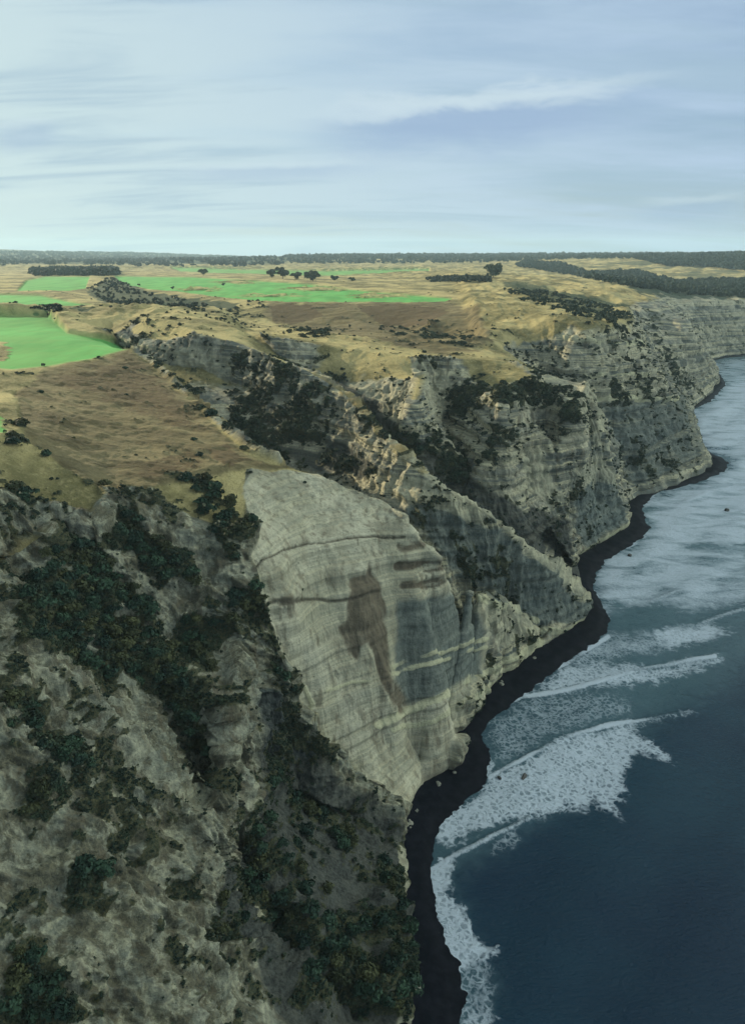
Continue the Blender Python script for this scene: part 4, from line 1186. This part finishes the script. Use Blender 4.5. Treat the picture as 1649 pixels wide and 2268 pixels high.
# ---- individual shrubs: the ones that show largest
Pb, tb = pick(w_big, 2600)
sz = rng.uniform(1.2, 3.0, len(Pb))*np.clip(.55+vg[tb]*.6, .5, 1.3)
ang = sz/dist[tb]
okb = seen(Pb)
order = np.argsort(-ang*(okb+.001))
chosen, cells = [], []
for i in order:
    if not okb[i]:
        continue
    c = Pb[i]
    if any((c[0]-o[0])**2+(c[1]-o[1])**2+(c[2]-o[2])**2 < (0.55*(sz[i]+o[3]))**2 for o in cells):
        continue
    cells.append((c[0], c[1], c[2], sz[i]))
    chosen.append(i)
    if len(chosen) >= 285:
        break
bx_, by_, bf_ = project(Pb)
REG = [  # centre in the picture, what the patch is called
    (470, 1140, 'dark evergreen shrub in the clump spilling down from the rim beside the pale cliff face'),
    (330, 1240, 'dark shrub on the broken pale slope below the brown grass shelf'),
    (60, 1000, 'dark shrub crowding the bushy rim below the leftmost grass edge'),
    (100, 1400, 'dark shrub in the dense scrub hollow at the left of the foreground slope'),
    (330, 1470, 'dark shrub in the long diagonal thicket of the foreground slope'),
    (545, 1320, 'dark shrub against the left edge of the smooth pale cliff face'),
    (460, 1420, 'dark shrub in the thicket under the pale bare patch of the foreground slope'),
    (80, 1650, 'dark shrub in the column of bushes down the lower left pale slope'),
    (600, 1520, 'dark shrub above the grey fluted gully walls'),
    (680, 1800, 'dark shrub on the shadowed slope above the lower beach'),
    (650, 2050, 'dark shrub in the shadowed bottom gully nearest the camera'),
    (830, 2150, 'dark shrub near the cliff foot beside the black beach'),
    (80, 2200, 'dark shrub in the bottom left corner of the slope'),
    (170, 1960, 'dark shrub standing alone on the lower pale rock slope'),
    (620, 870, 'dark green bush in the thicket on the second spur behind the brown shelf'),
    (700, 1020, 'dark bush in the shaded gully behind the pale cliff'),
    (440, 890, 'dark bush along the head of the gully beside the brown shelf'),
    (840, 930, 'dark bush along the far side of the second spur'),
    (950, 1000, 'dark bush in the ravine below the third spur'),
    (1100, 890, 'dark bush in the thicket across the top of the third spur'),
    (930, 1190, 'dark shrub near the seaward end of the pale cliff rim'),
]
big_me = []
for k, (cv, cf) in enumerate(clumps_big):
    big_me.append(mesh_from('bush', cv, cf, [M_bush if k < 3 else M_bush2], False))
for i in chosen:
    x, y = bx_[i], by_[i]
    lab = min(REG, key=lambda r_: (r_[0]-x)**2+((r_[1]-y)*1.0)**2)[2]
    o = link('bush', random.choice(big_me), lab, 'bush', lab.replace('dark evergreen shrub', 'shrubs').replace('dark green bush', 'bushes').replace('dark shrub', 'shrubs').replace('dark bush', 'bushes'))
    s_ = float(sz[i])
    o.location = (Pb[i][0], Pb[i][1], Pb[i][2]-.18*s_)
    o.scale = (s_*random.uniform(.85, 1.2), s_*random.uniform(.85, 1.2), s_*random.uniform(.8, 1.25))
    o.rotation_euler = (0, 0, random.uniform(0, 6.28))

# ---- the rest of the scrub, beyond counting


def scatter(P_, sizes, protos, name, mat, label, cat, flat=1.0, sink=.2):
    vs, fs, off = [], [], 0
    which = rng.integers(0, len(protos), len(P_))
    for k, (cv, cf) in enumerate(protos):
        s_ = which == k
        if not s_.any():
            continue
        a_ = rng.uniform(0, 2*math.pi, s_.sum())
        ca, sa = np.cos(a_), np.sin(a_)
        S = sizes[s_]
        sxy = S*rng.uniform(.8, 1.25, len(S))
        szz = S*rng.uniform(.7, 1.2, len(S))*flat
        X_ = (cv[None, :, 0]*ca[:, None]-cv[None, :, 1]*sa[:, None])*sxy[:, None]+P_[s_, 0][:, None]
        Y_ = (cv[None, :, 0]*sa[:, None]+cv[None, :, 1]*ca[:, None])*S[:, None]+P_[s_, 1][:, None]
        Z_ = (cv[None, :, 2]-sink)*szz[:, None]+P_[s_, 2][:, None]
        vv = np.stack([X_, Y_, Z_], 2).reshape(-1, 3)
        ff = (cf[None]+(np.arange(len(S))*len(cv))[:, None, None]).reshape(-1, 4)+off
        off += len(vv)
        vs.append(vv)
        fs.append(ff)
    me = mesh_from(name, np.concatenate(vs), np.concatenate(fs), [mat], False)
    return link(name, me, label, cat, kind='stuff')


Pm, tm = pick(w_all, 12000)
sm = rng.uniform(.5, 1.6, len(Pm))*np.clip(dist[tm]/260, .75, 2.2)*np.clip(.4+vraw[tm], .4, 1.2)
scatter(Pm, sm, clumps_small, 'scrub', M_scrub, 'continuous dark scrub covering the gully slopes of the cliffs', 'scrub')
Pm, tm = pick(w_spk, 15000)
sm = rng.uniform(.22, .8, len(Pm))**1.3*np.clip(dist[tm]/200, .8, 2.6)*1.15
scatter(Pm, sm, clumps_tiny, 'low_shrubs', M_scrub, 'tiny dark plants speckled over the bare pale rock', 'low plants')

# ------------------------------------------------------------------ woods and hedges of the far country


def ground_z(x, y):
    """height of the land near x, y (nearest vertex)"""
    d = (LV[:, 0]-x)**2+(LV[:, 1]-y)**2
    return float(LV[int(np.argmin(d)), 2])


def wood(poly, ymin, ymax, count, size, name, label, cat, protos=None, mat=None, flat=1.15):
    m_ = (poly_dist(tx, ty, poly) > 0) & (tc[:, 1] > ymin) & (tc[:, 1] < ymax) & (tc[:, 2] > 3)
    if not m_.any():
        print('empty wood', label)
        return
    P_, t_ = pick(np.where(m_, ta, 0), count)
    return scatter(P_, rng.uniform(.7, 1.3, count)*size, protos or clumps_tiny, name, mat or M_wood, label, cat, flat, .1)


wood([(630, 563), (1649, 553), (2000, 553), (2000, 574), (1500, 575), (1300, 574), (1000, 584), (640, 584)], 2500, 9500, 12000, 14, 'forest',
     'dark plantation forest along the horizon on the right', 'forest')
wood([(-200, 555), (300, 560), (630, 572), (630, 590), (350, 594), (250, 588), (60, 586), (-200, 600)], 2500, 13500, 5000, 15, 'forest',
     'hazy wooded hills along the left horizon', 'forest')
wood([(1400, 572), (1649, 566), (1900, 570), (1900, 600), (1649, 600), (1560, 590), (1480, 590)], 1900, 6000, 3600, 15, 'forest', 'dark forest block on the hillside at the right edge', 'forest')
wood([(1140, 590), (1230, 604), (1400, 636), (1500, 652), (1649, 660), (1900, 668), (1900, 640), (1649, 620), (1500, 625), (1400, 600), (1300, 604), (1240, 585), (1160, 580)], 1250, 5000, 3600, 9,
     'woodland', 'dark scrubby woodland filling the valley behind the headland', 'woodland')
wood([(70, 600), (260, 597), (262, 611), (75, 611)], 1300, 4000, 700, 12, 'shelterbelt', 'dark rectangular shelterbelt of trees beyond the left fairway', 'trees')
wood([(940, 616), (1080, 612), (1085, 626), (950, 625)], 900, 2500, 260, 5, 'hedge', 'brown hedge running left from the lone round tree', 'hedge')
wood([(80, 682), (130, 681), (135, 692), (80, 693)], 450, 1100, 90, 2.6, 'hedge', 'clump of low bushes behind the nearest green fairway', 'hedge')
wood([(195, 640), (240, 615), (265, 622), (330, 652), (400, 662), (470, 680), (460, 694), (330, 688), (230, 668)], 700, 1700, 330, 3.2, 'ravine_scrub',
     'grey green scrub along the ravine between the fairways', 'scrub', mat=M_scrub)
wood([(1110, 640), (1200, 645), (1300, 665), (1400, 700), (1320, 720), (1240, 690), (1150, 665)], 500, 1500, 420, 3.0, 'headland_scrub', 'dark scrub on the broken top of the far headland', 'scrub')


def tree(x, y, z0, h, label, seed, wide=.55, group=None):
    """x, y picture point of the foot; h metres"""
    r = np.random.default_rng(seed)
    c = p(x, y, z0)
    root = bpy.data.objects.new('tree', None)
    scene.collection.objects.link(root)
    gz = ground_z(c[0], c[1])
    root.location = (c[0], c[1], gz)
    root['label'] = label
    root['category'] = 'tree'
    if group:
        root['group'] = group
    # trunk with limbs
    vs, fs = [], []

    def limb(a_, b_, r0, r1):
        a_, b_ = np.array(a_, float), np.array(b_, float)
        d = b_-a_
        d /= np.linalg.norm(d)
        u_ = np.cross(d, [0.3, .9, .2])
        u_ /= np.linalg.norm(u_)
        w_ = np.cross(d, u_)
        i0 = len(vs)
        for pt, rr in ((a_, r0), ((a_+b_)/2+r.normal(size=3)*.15, (r0+r1)/2), (b_, r1)):
            for k in range(7):
                an = k/7*2*math.pi
                vs.append(pt+u_*rr*math.cos(an)+w_*rr*math.sin(an))
        for l in range(2):
            for k in range(7):
                fs.append((i0+l*7+k, i0+l*7+(k+1) % 7, i0+(l+1)*7+(k+1) % 7, i0+(l+1)*7+k))
    limb((0, 0, -1), (0, 0, h*.45), h*.035, h*.022)
    ends = []
    for k in range(7):
        an = k*.9+r.uniform(0, .5)
        e_ = (math.cos(an)*h*wide*r.uniform(.35, .6), math.sin(an)*h*wide*r.uniform(.35, .6), h*r.uniform(.45, .8))
        limb((0, 0, h*r.uniform(.15, .4)), e_, h*.018, h*.006)
        ends.append(e_)
    link('trunk', mesh_from('trunk', np.array(vs), np.array(fs), [M_stem]), parent=root)
    cv, cf, off = [], [], 0
    for e_ in ends+[(0, 0, h*.62), (0, 0, h*.35)]:
        for _ in range(2):
            a1, a2 = leaf_clump(150, 4, int(r.integers(1e6)), .14, .85)
            s_ = h*wide*r.uniform(.38, .56)
            a1 = a1*s_+np.array(e_)+r.normal(size=3)*h*.04-np.array([0, 0, s_*.75])
            cv.append(a1)
            cf.append(a2+off)
            off += len(a1)
    link('crown', mesh_from('crown', np.concatenate(cv), np.concatenate(cf), [M_tree], False), parent=root)


tree(1091, 627, 121, 31, 'large dark round tree standing alone on the tan headland rise', 1, .80)
tree(626, 620, 121, 28, 'tallest dark tree of the cluster behind the long green fairway', 2, .72)
tree(602, 618, 121, 20, 'smaller brownish tree left of the tallest tree of the cluster', 3, .8)
tree(656, 622, 121, 17, 'rounded dark tree just right of the tallest tree of the cluster', 4, .85)
tree(693, 626, 121, 23, 'round dark tree at the right end of the tree cluster', 5, .85)
tree(740, 624, 121, 12, 'low spreading tree right of the tree cluster', 6, .8)
tree(780, 625, 121, 10, 'low dark tree farther right along the fairway rough', 7, .9)
tree(451, 611, 121, 20, 'small dark round tree by itself beyond the left fairway', 8, .75)
tree(495, 633, 122, 5, 'small bush-like tree in the middle of the green fairway', 9, .8)
tree(383, 641, 122, 6, 'small tree at the lip of the ravine above its right bank', 10, .6)
tree(309, 634, 122, 5, 'small tree at the near end of the long green fairway', 11, .7)


# single bushes on the open brown shelf
for k, (x, y, z, s_, lab) in enumerate([
        (94, 887, 123, 1.9, 'lone dark bush at the left of the brown grass shelf'),
        (429, 973, 115, 1.6, 'lone dark bush on the right part of the brown grass shelf'),
        (442, 1004, 114, 2.0, 'dark bush low on the brown shelf above the rusty patch'),
        (301, 1002, 116, 1.0, 'small dark bush low in the middle of the brown shelf'),
        (164, 968, 121, 1.0, 'small dark bush at the lower left of the brown shelf'),
        (281, 880, 120, 1.3, 'small dark bush high in the middle of the brown shelf'),
        (276, 805, 127, 2.0, 'dark bush just under the tip of the nearest green fairway'),
        (382, 778, 124, 2.4, 'dark bush at the head of the gully right of the green fairway tip'),
        (234, 1072, 115, 3.0, 'large dark bush straddling the rim at the foot of the brown shelf'),
        (651, 968, 105, 2.6, 'pale green bush beside the shelf edge above the shaded gully'),
        (803, 968, 102, 2.0, 'dark bush on the crest of the second spur')]):
    c = p(x, y, z)
    o = link('bush', big_me[k % 5], lab, 'bush')
    o.location = (c[0], c[1], ground_z(c[0], c[1])-.25*s_)
    o.scale = (s_, s_, s_*.9)
    o.rotation_euler = (0, 0, k*1.3)

# rocks in the surf
m_rock, n, pr = material('wet_rock')
pos = n.n('ShaderNodeNewGeometry').outputs['Position']
n.set(pr.inputs['Base Color'], n.mix(n.ramp(n.noise(pos, 1.5, 4, .7), .35, .65), (.012, .014, .016), (.05, .05, .045)))
pr.inputs['Roughness'].default_value = .5


M_boulder, n, pr = material('boulder_stone')
pos = n.n('ShaderNodeNewGeometry').outputs['Position']
n.set(pr.inputs['Base Color'], n.mix(n.ramp(n.noise(pos, 1.5, 4, .7), .35, .65), (.10, .105, .09), (.25, .25, .20)))
pr.inputs['Roughness'].default_value = .9


def rock(x, y, s_, lab, seed, el=(1, 1, 1)):
    import bmesh
    bm = bmesh.new()
    bmesh.ops.create_icosphere(bm, subdivisions=3, radius=1)
    co = np.array([v_.co[:] for v_ in bm.verts])
    d = 1+.35*fbm(co*1.1+seed*7, 4, .55, seed=seed)+.2*np.abs(perlin(co*2.3, seed))
    co = np.sign(co)*np.abs(co)**.9*d[:, None]*np.array(el)*s_
    for v_, cc in zip(bm.verts, co):
        v_.co = cc
    me = bpy.data.meshes.new('rock')
    bm.to_mesh(me)
    bm.free()
    me.materials.append(m_rock)
    o = link('rock', me, lab, 'rock')
    c = p(x, y, .3)
    o.location = (c[0], c[1], .3)
    o.rotation_euler = (0, 0, seed)
    return o


rock(1160, 1720, 1.1, 'black wet rock breaking the surface inside the big foam patch', 1, (1.6, .7, .7))
rock(1105, 1722, .7, 'smaller black rock at the shoreward edge of the big foam patch', 2, (1.3, .8, .7))
rock(1393, 1230, 1.2, 'small dark rock in the milky surf off the cave gully', 3)
rock(1608, 1130, 1.6, 'dark rock in the distant white surf by the right edge', 4)

# boulders along the foot of the cliffs
for k in range(30):
    j = 1+int(rng.integers(0, 12))
    t_ = rng.random()
    x_ = basew[j][0]*(1-t_)+basew[j+1][0]*t_+rng.uniform(.3, 3.2)
    y_ = basew[j][1]*(1-t_)+basew[j+1][1]*t_-rng.uniform(0, 2.5)
    s_ = float(rng.uniform(.35, 1.0))
    o = rock(0, 1200, s_, 'fallen boulder on the dark beach at the cliff foot', 20+k, (1.2, .9, .7))
    o['group'] = 'boulders fallen along the cliff foot'
    o['category'] = 'boulder'
    o.name = 'boulder'
    o.data.materials[0] = M_boulder
    o.location = (x_, y_, 2.3)

# ------------------------------------------------------------------ the air
hm = bpy.data.materials.new('haze')
hm.use_nodes = True
hm.node_tree.nodes.clear()
nb = NB(hm.node_tree)
vp = nb.n('ShaderNodeVolumePrincipled')
vp.inputs['Color'].default_value = (.62, .86, .98, 1)
vp.inputs['Density'].default_value = .000052
vp.inputs['Anisotropy'].default_value = .15
ho = nb.n('ShaderNodeOutputMaterial')
hm.node_tree.links.new(vp.outputs[0], ho.inputs['Volume'])
x0, x1, y0, y1, z0, z1 = -16500, 16500, -600, 16000, -9, 420
hv = np.array([(x, y, z) for x in (x0, x1) for y in (y0, y1) for z in (z0, z1)], float)
hf = np.array([(0, 1, 3, 2), (4, 6, 7, 5), (0, 4, 5, 1), (2, 3, 7, 6), (0, 2, 6, 4), (1, 5, 7, 3)])
hz = link('haze', mesh_from('haze', hv, hf, [hm], False), 'thin bluish sea haze', 'haze', kind='stuff')
